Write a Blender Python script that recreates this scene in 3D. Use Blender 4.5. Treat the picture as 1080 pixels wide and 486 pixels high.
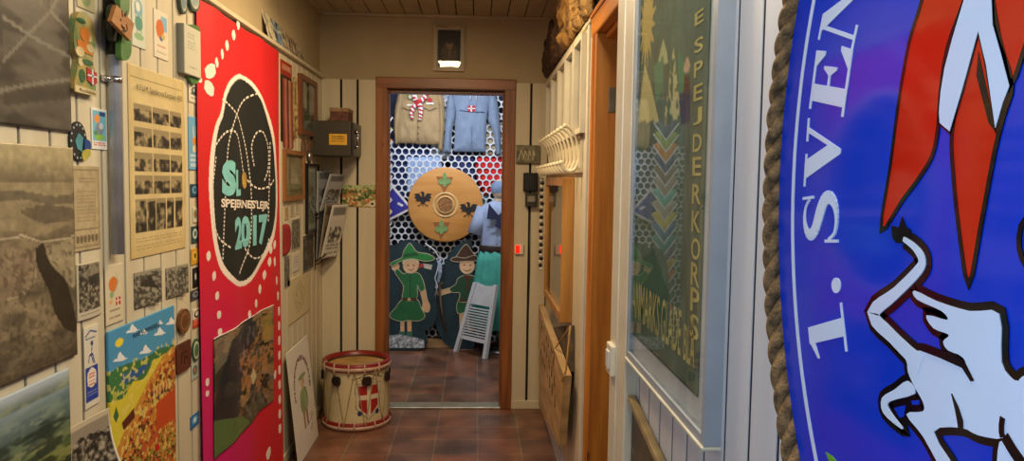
import bpy, bmesh, math, random
import numpy as np
from mathutils import Matrix, Vector
PI = math.pi
D = bpy.data; SC = bpy.context.scene; COL = SC.collection
for o in list(D.objects): D.objects.remove(o)

# ------------------------------------------------------------------ camera
F = 780.0                                   # focal length in pixels of the 1080 wide frame
_a = np.array([-37/780, 52/780, -1.]); _a /= np.linalg.norm(_a)
_sx = .0154
_u = np.array([_sx, 1, (_a[0]*_sx+_a[1])/(-_a[2])]); _u /= np.linalg.norm(_u)
CM = np.array([np.cross(_a, _u), _a, _u])
CAM = np.array([0, 0, 1.44])
def ray(px, py): return CM @ np.array([(px-540)/F, (243-py)/F, -1])
def on(axis, val, px, py):
    d = ray(px, py); t = (val-CAM[axis])/d[axis]; return CAM+d*t
cd = D.cameras.new('camera'); cam = D.objects.new('camera', cd); COL.objects.link(cam)
cd.sensor_width = 36; cd.lens = F/1080*36; cd.clip_start = .02
m4 = Matrix([list(CM[i])+[CAM[i]] for i in range(3)]+[[0, 0, 0, 1]]); cam.matrix_world = m4
SC.camera = cam
# ------------------------------------------------------------------ world, lights, exposure
SC.view_settings.view_transform = 'Standard'; SC.view_settings.look = 'None'
SC.view_settings.gamma = 1; SC.view_settings.exposure = 0.0; SC.view_settings.use_curve_mapping = False
w = D.worlds.new('world'); SC.world = w; w.use_nodes = True
w.node_tree.nodes['Background'].inputs[0].default_value = (.62, .78, 1, 1)
w.node_tree.nodes['Background'].inputs[1].default_value = 1.0
def area(name, loc, rot, sx, sy, power, col):
    l = D.lights.new(name, 'AREA'); l.shape = 'RECTANGLE'; l.size = sx; l.size_y = sy; l.energy = power; l.color = col
    o = D.objects.new(name, l); COL.objects.link(o); o.location = loc; o.rotation_euler = rot; return o
WINDOW_W, CEIL_W, BACK_W, FILL_W = 54, 26, 38, 25
area('window_daylight', (-1.12, -.55, 1.6), (0, -PI/2, 0), 1.1, 1.2, WINDOW_W, (.45, .68, 1.0))
area('ceiling_panel_light', (-.22, 3.0, 2.40), (0, 0, 0), .2, .4, CEIL_W, (1, .73, .42))
area('added_left_wall_fill', (.26, 1.3, 2.36), (0, math.radians(33), 0), .25, 1.4, FILL_W, (1, .86, .66))  # added warm fill tilted at the left wall, no fitting belongs to it
area('display_ceiling_light', (-.25, 5.5, 2.42), (math.radians(22), 0, 0), 1.3, .3, BACK_W, (.82, .88, 1.0))

# ------------------------------------------------------------------ room sizes
XL, XR, XN, YB, ZC, ZP = -.955, .442, .42, 4.62, 2.45, 2.05     # board faces; XN = near part of the right wall

# ------------------------------------------------------------------ helpers
def s2l(c):
    c = np.asarray(c, float); return np.where(c <= .04045, c/12.92, ((c+.055)/1.055)**2.4)
def hx(h):
    if not isinstance(h, str): return tuple(h)
    return tuple(int(h[i:i+2], 16)/255 for i in (0, 2, 4))
MATS = {}
def mat(name, col, rough=.6, metal=0, var=.12, scale=12, bump=0, bscale=60, spec=.5, emit=None, stretch=None, col2=None, coat=0):
    if name in MATS: return MATS[name]
    m = D.materials.new(name); m.use_nodes = True; nt = m.node_tree; N = nt.nodes; L = nt.links
    b = N['Principled BSDF']; c = s2l(hx(col))
    b.inputs['Roughness'].default_value = rough; b.inputs['Metallic'].default_value = metal
    b.inputs['Specular IOR Level'].default_value = spec; b.inputs['Coat Weight'].default_value = coat
    b.inputs['Coat Roughness'].default_value = .05
    tc = N.new('ShaderNodeTexCoord'); mp = N.new('ShaderNodeMapping'); L.new(tc.outputs['Object'], mp.inputs[0])
    if stretch: mp.inputs['Scale'].default_value = stretch
    n = N.new('ShaderNodeTexNoise'); n.inputs['Scale'].default_value = scale; n.inputs['Detail'].default_value = 5
    L.new(mp.outputs[0], n.inputs['Vector'])
    r = N.new('ShaderNodeValToRGB'); L.new(n.outputs[0], r.inputs[0])
    c2 = s2l(hx(col2)) if col2 else c*(1-var)**2
    r.color_ramp.elements[0].position = .35; r.color_ramp.elements[1].position = .65
    r.color_ramp.elements[0].color = (*c2, 1); r.color_ramp.elements[1].color = (*(c if col2 else np.minimum(c*(1+var*.5), 1)), 1)
    L.new(r.outputs[0], b.inputs['Base Color'])
    if emit:
        b.inputs['Emission Color'].default_value = (*s2l(hx(emit[0])), 1); b.inputs['Emission Strength'].default_value = emit[1]
    if bump:
        n2 = N.new('ShaderNodeTexNoise'); n2.inputs['Scale'].default_value = bscale; L.new(mp.outputs[0], n2.inputs['Vector'])
        bp = N.new('ShaderNodeBump'); bp.inputs['Strength'].default_value = bump; bp.inputs['Distance'].default_value = .004
        L.new(n2.outputs[0], bp.inputs['Height']); L.new(bp.outputs[0], b.inputs['Normal'])
    MATS[name] = m; return m
def wood(name, c1, c2, axis=2, scale=9, rough=.4, knots=True, stretch=.07):
    if name in MATS: return MATS[name]
    st = [1, 1, 1]; st[axis] = stretch
    m = mat(name, c1, rough, col2=c2, scale=scale*3, stretch=tuple(st), bump=.15, bscale=scale*6)
    if knots:
        nt = m.node_tree; N = nt.nodes; L = nt.links; b = N['Principled BSDF']
        ramp = [n for n in N if n.bl_idname == 'ShaderNodeValToRGB'][0]
        tc = [n for n in N if n.bl_idname == 'ShaderNodeTexCoord'][0]
        mp = N.new('ShaderNodeMapping'); s = [7, 7, 7]; s[axis] = 3.2; mp.inputs['Scale'].default_value = s; L.new(tc.outputs['Object'], mp.inputs[0])
        v = N.new('ShaderNodeTexVoronoi'); v.inputs['Scale'].default_value = 1; L.new(mp.outputs[0], v.inputs['Vector'])
        r = N.new('ShaderNodeValToRGB'); r.color_ramp.elements[0].position = .03; r.color_ramp.elements[1].position = .09
        r.color_ramp.elements[0].color = (0, 0, 0, 1); r.color_ramp.elements[1].color = (1, 1, 1, 1); L.new(v.outputs['Distance'], r.inputs[0])
        mx = N.new('ShaderNodeMix'); mx.data_type = 'RGBA'; L.new(r.outputs[0], mx.inputs[0])
        mx.inputs[6].default_value = (*(s2l(hx(c2))*.35), 1); L.new(ramp.outputs[0], mx.inputs[7]); L.new(mx.outputs[2], b.inputs['Base Color'])
    return m
def paint_mat(name, rough=.5, spec=.4):
    """material of a printed or painted sheet: its colours are the colours of the print itself"""
    if name in MATS: return MATS[name]
    m = D.materials.new(name); m.use_nodes = True; N = m.node_tree.nodes; L = m.node_tree.links; b = N['Principled BSDF']
    a = N.new('ShaderNodeVertexColor'); a.layer_name = 'print'; L.new(a.outputs[0], b.inputs['Base Color'])
    b.inputs['Roughness'].default_value = rough; b.inputs['Specular IOR Level'].default_value = spec
    MATS[name] = m; return m
def pane_mat():
    if 'pane' in MATS: return MATS['pane']
    m = D.materials.new('pane'); m.use_nodes = True; N = m.node_tree.nodes; L = m.node_tree.links
    out = N['Material Output']; N.remove(N['Principled BSDF'])
    t = N.new('ShaderNodeBsdfTransparent'); t.inputs[0].default_value = (.97, .985, .98, 1)
    g = N.new('ShaderNodeBsdfGlossy'); g.inputs['Roughness'].default_value = .015
    f = N.new('ShaderNodeFresnel'); f.inputs[0].default_value = 1.45
    gi = N.new('ShaderNodeNewGeometry'); mu = N.new('ShaderNodeMath'); mu.operation = 'SUBTRACT'; mu.use_clamp = True; L.new(f.outputs[0], mu.inputs[0]); L.new(gi.outputs['Backfacing'], mu.inputs[1])
    x = N.new('ShaderNodeMixShader'); L.new(mu.outputs[0], x.inputs[0]); L.new(t.outputs[0], x.inputs[1]); L.new(g.outputs[0], x.inputs[2]); L.new(x.outputs[0], out.inputs[0])
    MATS['pane'] = m; return m

class Pl:
    """a flat surface in the room: O + U*a + V*z + N*d"""
    def __init__(s, O, U, N, V=(0, 0, 1), bend=None):
        s.O, s.U, s.N, s.V = [np.array(q, float) for q in (O, U, N, V)]; s.bend = bend
    def pt(s, a, z, d=0):
        if s.bend: d = d+s.bend(a, z)
        return s.O+s.U*a+s.V*z+s.N*d
    def px(s, px, py, d=0):
        r = ray(px, py); o = s.O+s.N*d; t = ((o-CAM)@s.N)/(r@s.N); q = CAM+r*t-s.O
        return float(q@s.U), float(q@s.V)
class Cyl:
    def __init__(s, c, R, face=0): s.c, s.R, s.f = np.array(c, float), R, face
    def pt(s, a, z, d=0):
        t = a/s.R+s.f; return s.c+np.array([(s.R+d)*math.sin(t), -(s.R+d)*math.cos(t), z])
def PL(off=0): return Pl((XL+off, 0, 0), (0, 1, 0), (1, 0, 0))
def PR(off=0): return Pl((XR-off, 0, 0), (0, -1, 0), (-1, 0, 0))
def PN(off=0): return Pl((XN-off, 0, 0), (0, -1, 0), (-1, 0, 0))
def PB(off=0): return Pl((0, YB-off, 0), (1, 0, 0), (0, -1, 0))
def PY(y): return Pl((0, y, 0), (1, 0, 0), (0, -1, 0))

class MB:
    def __init__(s): s.v = []; s.f = []; s.m = []; s.sm = []
    def add(s, vs, fs, mi=0, smooth=False):
        k = len(s.v); s.v += [tuple(map(float, q)) for q in vs]; s.f += [tuple(i+k for i in f) for f in fs]
        s.m += [mi]*len(fs); s.sm += [smooth]*len(fs); return s
    def box(s, a, b, mi=0):
        x0, y0, z0 = a; x1, y1, z1 = b
        x0, x1 = sorted((x0, x1)); y0, y1 = sorted((y0, y1)); z0, z1 = sorted((z0, z1))
        return s.add([(x0, y0, z0), (x1, y0, z0), (x1, y1, z0), (x0, y1, z0), (x0, y0, z1), (x1, y0, z1), (x1, y1, z1), (x0, y1, z1)],
                     [(0, 3, 2, 1), (4, 5, 6, 7), (0, 1, 5, 4), (1, 2, 6, 5), (2, 3, 7, 6), (3, 0, 4, 7)], mi)
    def bev(s, a, b, r=.004, mi=0):
        bm = bmesh.new(); bmesh.ops.create_cube(bm, size=1)
        a = np.array(a, float); b = np.array(b, float); c = (a+b)/2; d = np.abs(b-a)
        for v in bm.verts: v.co = Vector([c[i]+v.co[i]*d[i] for i in range(3)])
        bmesh.ops.bevel(bm, geom=bm.edges[:], offset=min(r, min(d)*.45), segments=2, affect='EDGES', profile=.5)
        bm.verts.ensure_lookup_table()
        s.add([v.co for v in bm.verts], [[v.index for v in f.verts] for f in bm.faces], mi); bm.free(); return s
    def prism(s, pl, pts, d0, d1, mi=0):
        n = len(pts); ar = sum(pts[i][0]*pts[(i+1) % n][1]-pts[(i+1) % n][0]*pts[i][1] for i in range(n))
        if ar < 0: pts = pts[::-1]
        vs = [pl.pt(a, z, d1) for a, z in pts]+[pl.pt(a, z, d0) for a, z in pts]
        # keep winding outward for planes whose U x V points along N
        flip = not isinstance(pl, Cyl) and np.dot(np.cross(pl.U, pl.V), pl.N) < 0
        fs = [tuple(range(n)), tuple(range(2*n-1, n-1, -1))]+[(i, i+n, (i+1) % n+n, (i+1) % n) for i in range(n)]
        if flip: fs = [f[::-1] for f in fs]
        return s.add(vs, fs, mi)
    def rect(s, pl, a0, z0, a1, z1, d0, d1, mi=0): return s.prism(pl, [(a0, z0), (a1, z0), (a1, z1), (a0, z1)], d0, d1, mi)
    def disc(s, pl, a, z, r, d0, d1, mi=0, n=24, r2=None):
        return s.prism(pl, [(a+r*math.cos(t*2*PI/n), z+(r2 or r)*math.sin(t*2*PI/n)) for t in range(n)], d0, d1, mi)
    def stroke(s, pl, pts, wd, d0, d1, mi=0, closed=False):
        """a mitred ribbon along a line"""
        P = []
        W_ = list(wd) if isinstance(wd, (list, tuple, np.ndarray)) else [wd]*len(pts); W = []
        for p, w_ in zip(pts, W_):
            p = np.array(p, float)
            if P and np.linalg.norm(p-P[-1]) < 1e-6: continue
            P.append(p); W.append(w_)
        if closed and np.linalg.norm(P[0]-P[-1]) < 1e-6: P.pop(); W.pop()
        n = len(P); L = []; R = []
        for i in range(n):
            a = P[i]-P[i-1] if (closed or i > 0) else P[1]-P[0]; b = P[(i+1) % n]-P[i] if (closed or i < n-1) else P[-1]-P[-2]
            a = a/np.linalg.norm(a); b = b/np.linalg.norm(b); na = np.array([-a[1], a[0]]); nb = np.array([-b[1], b[0]]); m = na+nb; l = np.linalg.norm(m)
            m = m/l if l > 1e-3 else na; k = min(1/max(m@na, .35), 1.9); L.append(tuple(P[i]+m*k*W[i]/2)); R.append(tuple(P[i]-m*k*W[i]/2))
        m = n if closed else n-1; vs = []
        for i in range(n): vs += [pl.pt(*L[i], d1), pl.pt(*R[i], d1), pl.pt(*L[i], d0), pl.pt(*R[i], d0)]
        fs = []
        for i in range(m):
            j = (i+1) % n; a, b = 4*i, 4*j; fs += [(a, a+1, b+1, b), (a+2, b+2, b+3, a+3), (a, b, b+2, a+2), (a+1, a+3, b+3, b+1)]
        if not closed: fs += [(0, 2, 3, 1), (4*n-4, 4*n-3, 4*n-1, 4*n-2)]
        return s.add(vs, fs, mi)
    def tube(s, path, r, n=10, mi=0, closed=False, flat=1.0):
        P = [np.array(p, float) for p in path]; R = r if isinstance(r, (list, tuple, np.ndarray)) else [r]*len(P)
        vs = []; m = len(P); ref = None
        for i in range(m):
            if closed: t = P[(i+1) % m]-P[i-1]
            else: t = P[min(i+1, m-1)]-P[max(i-1, 0)]
            t = t/(np.linalg.norm(t)+1e-12)
            if ref is None: ref = np.array([0, 0, 1.]) if abs(t[2]) < .9 else np.array([1., 0, 0])
            b = ref-t*(ref@t); b /= np.linalg.norm(b)+1e-12; ref = b; c = np.cross(t, b)
            for k in range(n):
                an = 2*PI*k/n; vs.append(P[i]+R[i]*(b*math.cos(an)+c*math.sin(an)*flat))
        fs = []
        for i in range(m if closed else m-1):
            for k in range(n):
                j = (i+1) % m; fs.append((i*n+k, i*n+(k+1) % n, j*n+(k+1) % n, j*n+k))
        if not closed: fs += [tuple(range(n-1, -1, -1)), tuple(range((m-1)*n, m*n))]
        return s.add(vs, fs, mi, True)
    def lathe(s, c, prof, n=40, mi=0, a0=0, a1=2*PI, sy=1.0, axis='z'):
        vs = []; full = abs(a1-a0-2*PI) < 1e-6; k = n if full else n+1
        for r, h in prof:
            for i in range(k):
                t = a0+(a1-a0)*i/n
                q = (r*math.cos(t), r*math.sin(t)*sy, h)
                if axis == 'y': q = (q[0], h, q[1])
                if axis == 'x': q = (h, q[0], q[1])
                vs.append((c[0]+q[0], c[1]+q[1], c[2]+q[2]))
        fs = [(j*k+i, j*k+(i+1) % k, (j+1)*k+(i+1) % k, (j+1)*k+i) for j in range(len(prof)-1) for i in range(n if full else n)]
        return s.add(vs, fs, mi, True)
    def ball(s, c, r, mi=0, n=12, sc=(1, 1, 1)):
        prof = [(max(1e-5, r*math.sin(PI*j/n)), -r*math.cos(PI*j/n)) for j in range(n+1)]
        t = MB().lathe((0, 0, 0), prof, n*2)
        return s.add([(c[0]+v[0]*sc[0], c[1]+v[1]*sc[1], c[2]+v[2]*sc[2]) for v in t.v], t.f, mi, True)

def root(name, label, cat, loc, group=None):
    o = D.objects.new(name, None); COL.objects.link(o); o.location = loc; o.empty_display_size = .05
    o['label'] = label; o['category'] = cat
    if group: o['group'] = group
    o['_loc'] = 1; return o
def worldloc(o):
    p = Vector((0, 0, 0))
    while o: p += o.location; o = o.parent
    return p
def obj(name, mb, mats, parent=None, label=None, cat=None, group=None, kind=None, colors=None, fix=True):
    if isinstance(mb, MB) and not mb.v: return None
    V = np.array(mb.v); me = D.meshes.new(name)
    if parent is not None: L = np.array(worldloc(parent)); off = V.mean(0)
    else:
        L = np.zeros(3)
        off = np.zeros(3) if kind == 'structure' else np.array([(V[:, 0].min()+V[:, 0].max())/2, (V[:, 1].min()+V[:, 1].max())/2, V[:, 2].min()])
    me.from_pydata((V-off).tolist(), [], mb.f)
    for m in (mats if isinstance(mats, (list, tuple)) else [mats]): me.materials.append(m)
    me.polygons.foreach_set('material_index', mb.m); me.polygons.foreach_set('use_smooth', mb.sm)
    if colors is not None:
        at = me.color_attributes.new('print', 'FLOAT_COLOR', 'POINT')
        at.data.foreach_set('color', np.c_[colors, np.ones(len(colors))].astype(np.float32).ravel())
    elif fix:
        bm = bmesh.new(); bm.from_mesh(me); bmesh.ops.recalc_face_normals(bm, faces=bm.faces[:]); bm.to_mesh(me); bm.free()
    me.update(); o = D.objects.new(name, me); COL.objects.link(o); o.location = off-L
    if parent is not None: o.parent = parent
    if label: o['label'] = label
    if cat: o['category'] = cat
    if group: o['group'] = group
    if kind: o['kind'] = kind
    return o

# ---- painting of printed sheets ------------------------------------------------
def vnoise(H, W, sc, seed, octs=4, ax=1.0):
    rs = np.random.RandomState(seed); out = np.zeros((H, W)); amp = 1; tot = 0
    for o in range(octs):
        gh, gw = max(2, int(sc*2**o*ax)+1), max(2, int(sc*2**o)+1); g = rs.rand(gh+1, gw+1)
        y = np.linspace(0, gh-1e-3, H); x = np.linspace(0, gw-1e-3, W); yi = y.astype(int); xi = x.astype(int)
        fy = (y-yi)[:, None]; fx = (x-xi)[None]; fy = fy*fy*(3-2*fy); fx = fx*fx*(3-2*fx)
        A = g[np.ix_(yi, xi)]; B = g[np.ix_(yi, xi+1)]; Cc = g[np.ix_(yi+1, xi)]; E = g[np.ix_(yi+1, xi+1)]
        out += amp*((A*(1-fx)+B*fx)*(1-fy)+(Cc*(1-fx)+E*fx)*fy); tot += amp; amp *= .55
    return out/tot
class Cv:
    def __init__(s, W, H, S):
        s.W, s.H, s.S = W, H, S; s.u, s.v = np.meshgrid(np.linspace(0, 1, W), np.linspace(0, 1, H)); s.c = np.ones((H, W, 3))*.9
    def fill(s, c): s.c[:] = hx(c)
    def mask(s, m, c, al=1.0):
        m = np.clip(m.astype(float), 0, 1)[..., None]*al; s.c = s.c*(1-m)+np.array(hx(c))*m
    def inpoly(s, P):
        r = np.zeros(s.u.shape, bool); n = len(P)
        for i in range(n):
            x0, y0 = P[i]; x1, y1 = P[(i+1) % n]
            if y0 == y1: continue
            k = ((y0 > s.v) != (y1 > s.v)) & (s.u < (x1-x0)*(s.v-y0)/(y1-y0)+x0); r ^= k
        return r
    def poly(s, P, c, al=1.0): s.mask(s.inpoly(P), c, al)
    def rect(s, a, b, a2, b2, c, al=1.0): s.mask((s.u >= a) & (s.u <= a2) & (s.v >= b) & (s.v <= b2), c, al)
    def ell(s, a, b, ra, rb, c, al=1.0): s.mask(((s.u-a)/ra)**2+((s.v-b)/rb)**2 < 1, c, al)
    def line(s, P, w, c, al=1.0):
        asp = s.H/s.W
        for (x0, y0), (x1, y1) in zip(P[:-1], P[1:]):
            dx, dy = x1-x0, (y1-y0)*asp; L = dx*dx+dy*dy+1e-9
            t = np.clip(((s.u-x0)*dx+(s.v-y0)*asp*dy)/L, 0, 1)
            s.mask(np.hypot(s.u-x0-t*dx, (s.v-y0)*asp-t*dy) < w/2, c, al)
    def q(s, pts): return [s.S.uv(x, y) for x, y in pts]
    def n(s, sc, seed, octs=4, ax=None): return vnoise(s.H, s.W, sc, seed, octs, ax or s.H/s.W)
    def mul(s, m): s.c = np.clip(s.c*m[..., None], 0, 1)
    def lines(s, a, b, a2, b2, n, c, seed=0, gap=.45):
        rs = np.random.RandomState(seed)
        for i in range(n):
            y = b+(b2-b)*i/n; x = a
            while x < a2:
                w = rs.uniform(.03, .12); s.rect(x, y, min(a2, x+w), y+(b2-b)/n*gap, c, .75); x += w+.02
    def photo(s, a, b, a2, b2, dark, light, seed, sky=.3):
        m = (s.u >= a) & (s.u <= a2) & (s.v >= b) & (s.v <= b2); n = vnoise(s.H, s.W, 14, seed, 4, s.H/s.W)
        t = np.clip((n-.38)*3.2, 0, 1); vv = (s.v-b)/(b2-b); edge = sky+.25*(vnoise(s.H, s.W, 5, seed+9, 3, 1)-.5)
        t = np.where(vv < edge, .85, t)[..., None]; col = np.array(hx(dark))*(1-t)+np.array(hx(light))*t
        s.c = np.where(m[..., None], col, s.c)
def fields(cv, pal, seed, n=120, hz=0.0, edge=None, mask=None, rot=.4, asp=1.5):
    rs = np.random.RandomState(seed); t = np.clip((cv.v-hz)/(1-hz), 0, 1); yy = np.log(t+.12)*1.6; xx = (cv.u-.5)/(t+.35)*1.2
    x2 = xx*math.cos(rot)+yy*math.sin(rot); y2 = (-xx*math.sin(rot)+yy*math.cos(rot))*asp
    wob = (vnoise(cv.H, cv.W, 6, seed+3, 3, 1)-.5)*.25; x2 = x2+wob; y2 = y2+wob
    px = rs.uniform(x2.min(), x2.max(), n); py = rs.uniform(y2.min(), y2.max(), n); ci = rs.randint(0, len(pal), n)
    d = np.abs(x2[..., None]-px)+np.abs(y2[..., None]-py); k = d.argmin(2); P = np.array([hx(p) for p in pal]); col = P[ci[k]]
    ds = np.sort(d, 2)[..., :2]; e = (ds[..., 1]-ds[..., 0]) < .035
    if edge: col = np.where(e[..., None], np.array(hx(edge)), col)
    col = col*(.8+.4*vnoise(cv.H, cv.W, 30, seed+5, 3, 1))[..., None]
    m = (cv.v > hz)
    if mask is not None: m &= mask
    cv.c = np.where(m[..., None], np.clip(col, 0, 1), cv.c)

class Sheet:
    """a rectangular sheet lying on a plane"""
    def __init__(s, pl, a0, a1, zt, zb, d=.001): s.pl, s.a0, s.a1, s.zt, s.zb, s.d = pl, a0, a1, zt, zb, d
    def uv(s, px, py):
        a, z = s.pl.px(px, py, s.d); return (a-s.a0)/(s.a1-s.a0), (s.zt-z)/(s.zt-s.zb)
    def az(s, u, v): return s.a0+(s.a1-s.a0)*u, s.zt+(s.zb-s.zt)*v
def mk(pl, x0, x1, yt, yb, d=.001):
    """edges read in photo pixels: left x, right x, top and bottom at the left edge"""
    a0, zt = pl.px(x0, yt, d); _, zb = pl.px(x0, yb, d); a1, _ = pl.px(x1, (yt+yb)/2, d); return Sheet(pl, a0, a1, zt, zb, d)
def printed(name, S, painter, W=60, H=80, th=.0015, m='paper', parent=None, rough=.5, edge=None, warp=None, **kw):
    cv = Cv(W, H, S); painter(cv); mb = MB(); pl = S.pl; vs = []
    for j in range(H):
        for i in range(W):
            u, v = i/(W-1), j/(H-1); a, z = S.az(u, v); vs.append(pl.pt(a, z, S.d+th+(warp(u, v) if warp else 0)))
    fs = [(j*W+i, (j+1)*W+i, (j+1)*W+i+1, j*W+i+1) for j in range(H-1) for i in range(W-1)]
    flip = np.dot(np.cross(pl.U, pl.V), pl.N)*(1 if S.a1 > S.a0 else -1) < 0
    # back face and rim, so that the sheet has a thickness
    k = len(vs); cols = s2l(np.clip(cv.c, 0, 1)).reshape(-1, 3); bent = bool(warp or pl.bend); n = 0
    rim = [i for i in range(W)]+[j*W+W-1 for j in range(1, H)]+[(H-1)*W+i for i in range(W-2, -1, -1)]+[j*W for j in range(H-2, 0, -1)]
    back = list(range(W*H)) if bent else rim; bi = {v: k+t for t, v in enumerate(back)}
    for r in back:
        i, j = r % W, r//W; a, z = S.az(i/(W-1), j/(H-1)); vs.append(pl.pt(a, z, S.d+(warp(i/(W-1), j/(H-1)) if warp else 0)))
    nr = len(rim); nb = len(back)
    front = list(fs); fs += [(rim[i], rim[(i+1) % nr], bi[rim[(i+1) % nr]], bi[rim[i]]) for i in range(nr)]
    fs += [tuple(bi[x] for x in f[::-1]) for f in front] if bent else [tuple(bi[x] for x in rim)]
    if flip: fs = [f[::-1] for f in fs]
    ec = s2l(hx(edge)) if edge else None
    cols = np.vstack([cols, np.tile(ec, (nb, 1)) if ec is not None else cols[back]])
    mb.v = [tuple(v) for v in vs]; mb.f = fs; mb.m = [0]*len(fs); mb.sm = [True]*((W-1)*(H-1))+[False]*(len(fs)-(W-1)*(H-1))
    return obj(name, mb, paint_mat('printed_%s_%d' % (m, rough*100), rough), parent, colors=cols, **kw)

FONTS = {}
def glyphs(txt, offset=0.0, res=3):
    key = (txt, offset)
    if key in FONTS: return FONTS[key]
    cu = D.curves.new('t', 'FONT'); cu.body = txt; cu.offset = offset; cu.resolution_u = res; cu.fill_mode = 'FRONT'
    o = D.objects.new('t', cu); COL.objects.link(o); dg = bpy.context.evaluated_depsgraph_get(); dg.update()
    me = o.evaluated_get(dg).to_mesh(); V = [(v.co.x, v.co.y) for v in me.vertices]; Fc = [tuple(p.vertices) for p in me.polygons]
    o.evaluated_get(dg).to_mesh_clear(); D.objects.remove(o); D.curves.remove(cu); FONTS[key] = (V, Fc); return FONTS[key]
def lettering(pl, txt, quad, m, parent, d=.001, bold=.0, name='lettering', label=None, arc=None):
    """text fitted in the four (a,z) corners: bottom-left, bottom-right, top-right, top-left"""
    V, Fc = glyphs(txt, bold); A = np.array(V); lo, hi = A.min(0), A.max(0); T = (A-lo)/(hi-lo)
    Q = [np.array(q, float) for q in quad]; vs = []
    for u, v in T:
        if arc: p = arc(u, v)
        else: p = Q[0]*(1-u)*(1-v)+Q[1]*u*(1-v)+Q[2]*u*v+Q[3]*(1-u)*v
        vs.append(pl.pt(p[0], p[1], d))
    mb = MB(); mb.add(vs, Fc); return obj(name, mb, m, parent, label=label, fix=False)
def smooth_poly(P, k=4, closed=True):
    P = [np.array(p, float) for p in P]; n = len(P); out = []
    for i in range(n if closed else n-1):
        p0 = P[i-1] if closed or i > 0 else P[0]; p1 = P[i]; p2 = P[(i+1) % n]; p3 = P[(i+2) % n] if closed or i < n-2 else P[-1]
        for j in range(k):
            t = j/k; out.append(tuple(.5*((2*p1)+(-p0+p2)*t+(2*p0-5*p1+4*p2-p3)*t*t+(-p0+3*p1-3*p2+p3)*t**3)))
    if not closed: out.append(tuple(P[-1]))
    return out
def puffy(pl, poly, d0, depth, cell, k=.02, wr=.004, seed=1, mi=0, fold=30):
    """soft cloth form: thickness grows from the outline inwards, with folds"""
    A = np.array(poly); lo, hi = A.min(0), A.max(0); W = int((hi[0]-lo[0])/cell)+2; H = int((hi[1]-lo[1])/cell)+2
    X, Z = np.meshgrid(lo[0]+np.arange(W)*cell, lo[1]+np.arange(H)*cell); r = np.zeros(X.shape, bool); n = len(A); dist = np.full(X.shape, 9.)
    for i in range(n):
        (x0, y0), (x1, y1) = A[i], A[(i+1) % n]
        if y0 != y1: r ^= ((y0 > Z) != (y1 > Z)) & (X < (x1-x0)*(Z-y0)/(y1-y0)+x0)
        dx, dy = x1-x0, y1-y0; t = np.clip(((X-x0)*dx+(Z-y0)*dy)/(dx*dx+dy*dy+1e-9), 0, 1); dist = np.minimum(dist, np.hypot(X-x0-t*dx, Z-y0-t*dy))
    ns = vnoise(H, W, max(3, fold*(hi[0]-lo[0])), seed, 3, .5)
    dd = d0+np.where(r, depth*(1-np.exp(-dist/k))+wr*(ns-.5)*2*(1-np.exp(-dist/k)), 0)
    idx = -np.ones(X.shape, int); mb = MB(); vs = []
    for j in range(H):
        for i in range(W):
            if r[j, i]: idx[j, i] = len(vs); vs.append(pl.pt(X[j, i], Z[j, i], dd[j, i]))
    fs = []
    for j in range(H-1):
        for i in range(W-1):
            q = [idx[j, i], idx[j, i+1], idx[j+1, i+1], idx[j+1, i]]; g = [x for x in q if x >= 0]
            if len(g) >= 3: fs.append(tuple(g))
    m = len(vs)      # back side
    for j in range(H):
        for i in range(W):
            if r[j, i]: vs.append(pl.pt(X[j, i], Z[j, i], d0-.001))
    fs += [tuple(m+x for x in f[::-1]) for f in fs]; edges = {}
    for f in fs[:len(fs)//2]:
        for x, y in zip(f, f[1:]+f[:1]): edges[(x, y)] = 1
    for (x, y) in list(edges):
        if (y, x) not in edges: fs.append((y, x, x+m, y+m))
    mb.add(vs, fs, mi, True); return mb
def frame_bars(pl, a0, z0, a1, z1, wd, d0, d1, mi=0, mb=None):
    mb = mb or MB(); a0, a1 = sorted((a0, a1)); z0, z1 = sorted((z0, z1))
    o = [(a0, z0), (a1, z0), (a1, z1), (a0, z1)]; i_ = [(a0+wd, z0+wd), (a1-wd, z0+wd), (a1-wd, z1-wd), (a0+wd, z1-wd)]
    for k in range(4):
        l = (k+1) % 4; mb.prism(pl, [o[k], o[l], i_[l], i_[k]], d0, d1, mi)
    return mb
def sq(z, f, ox, oy): return [(x/f+ox, y/f+oy) for x, y in z]

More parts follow.
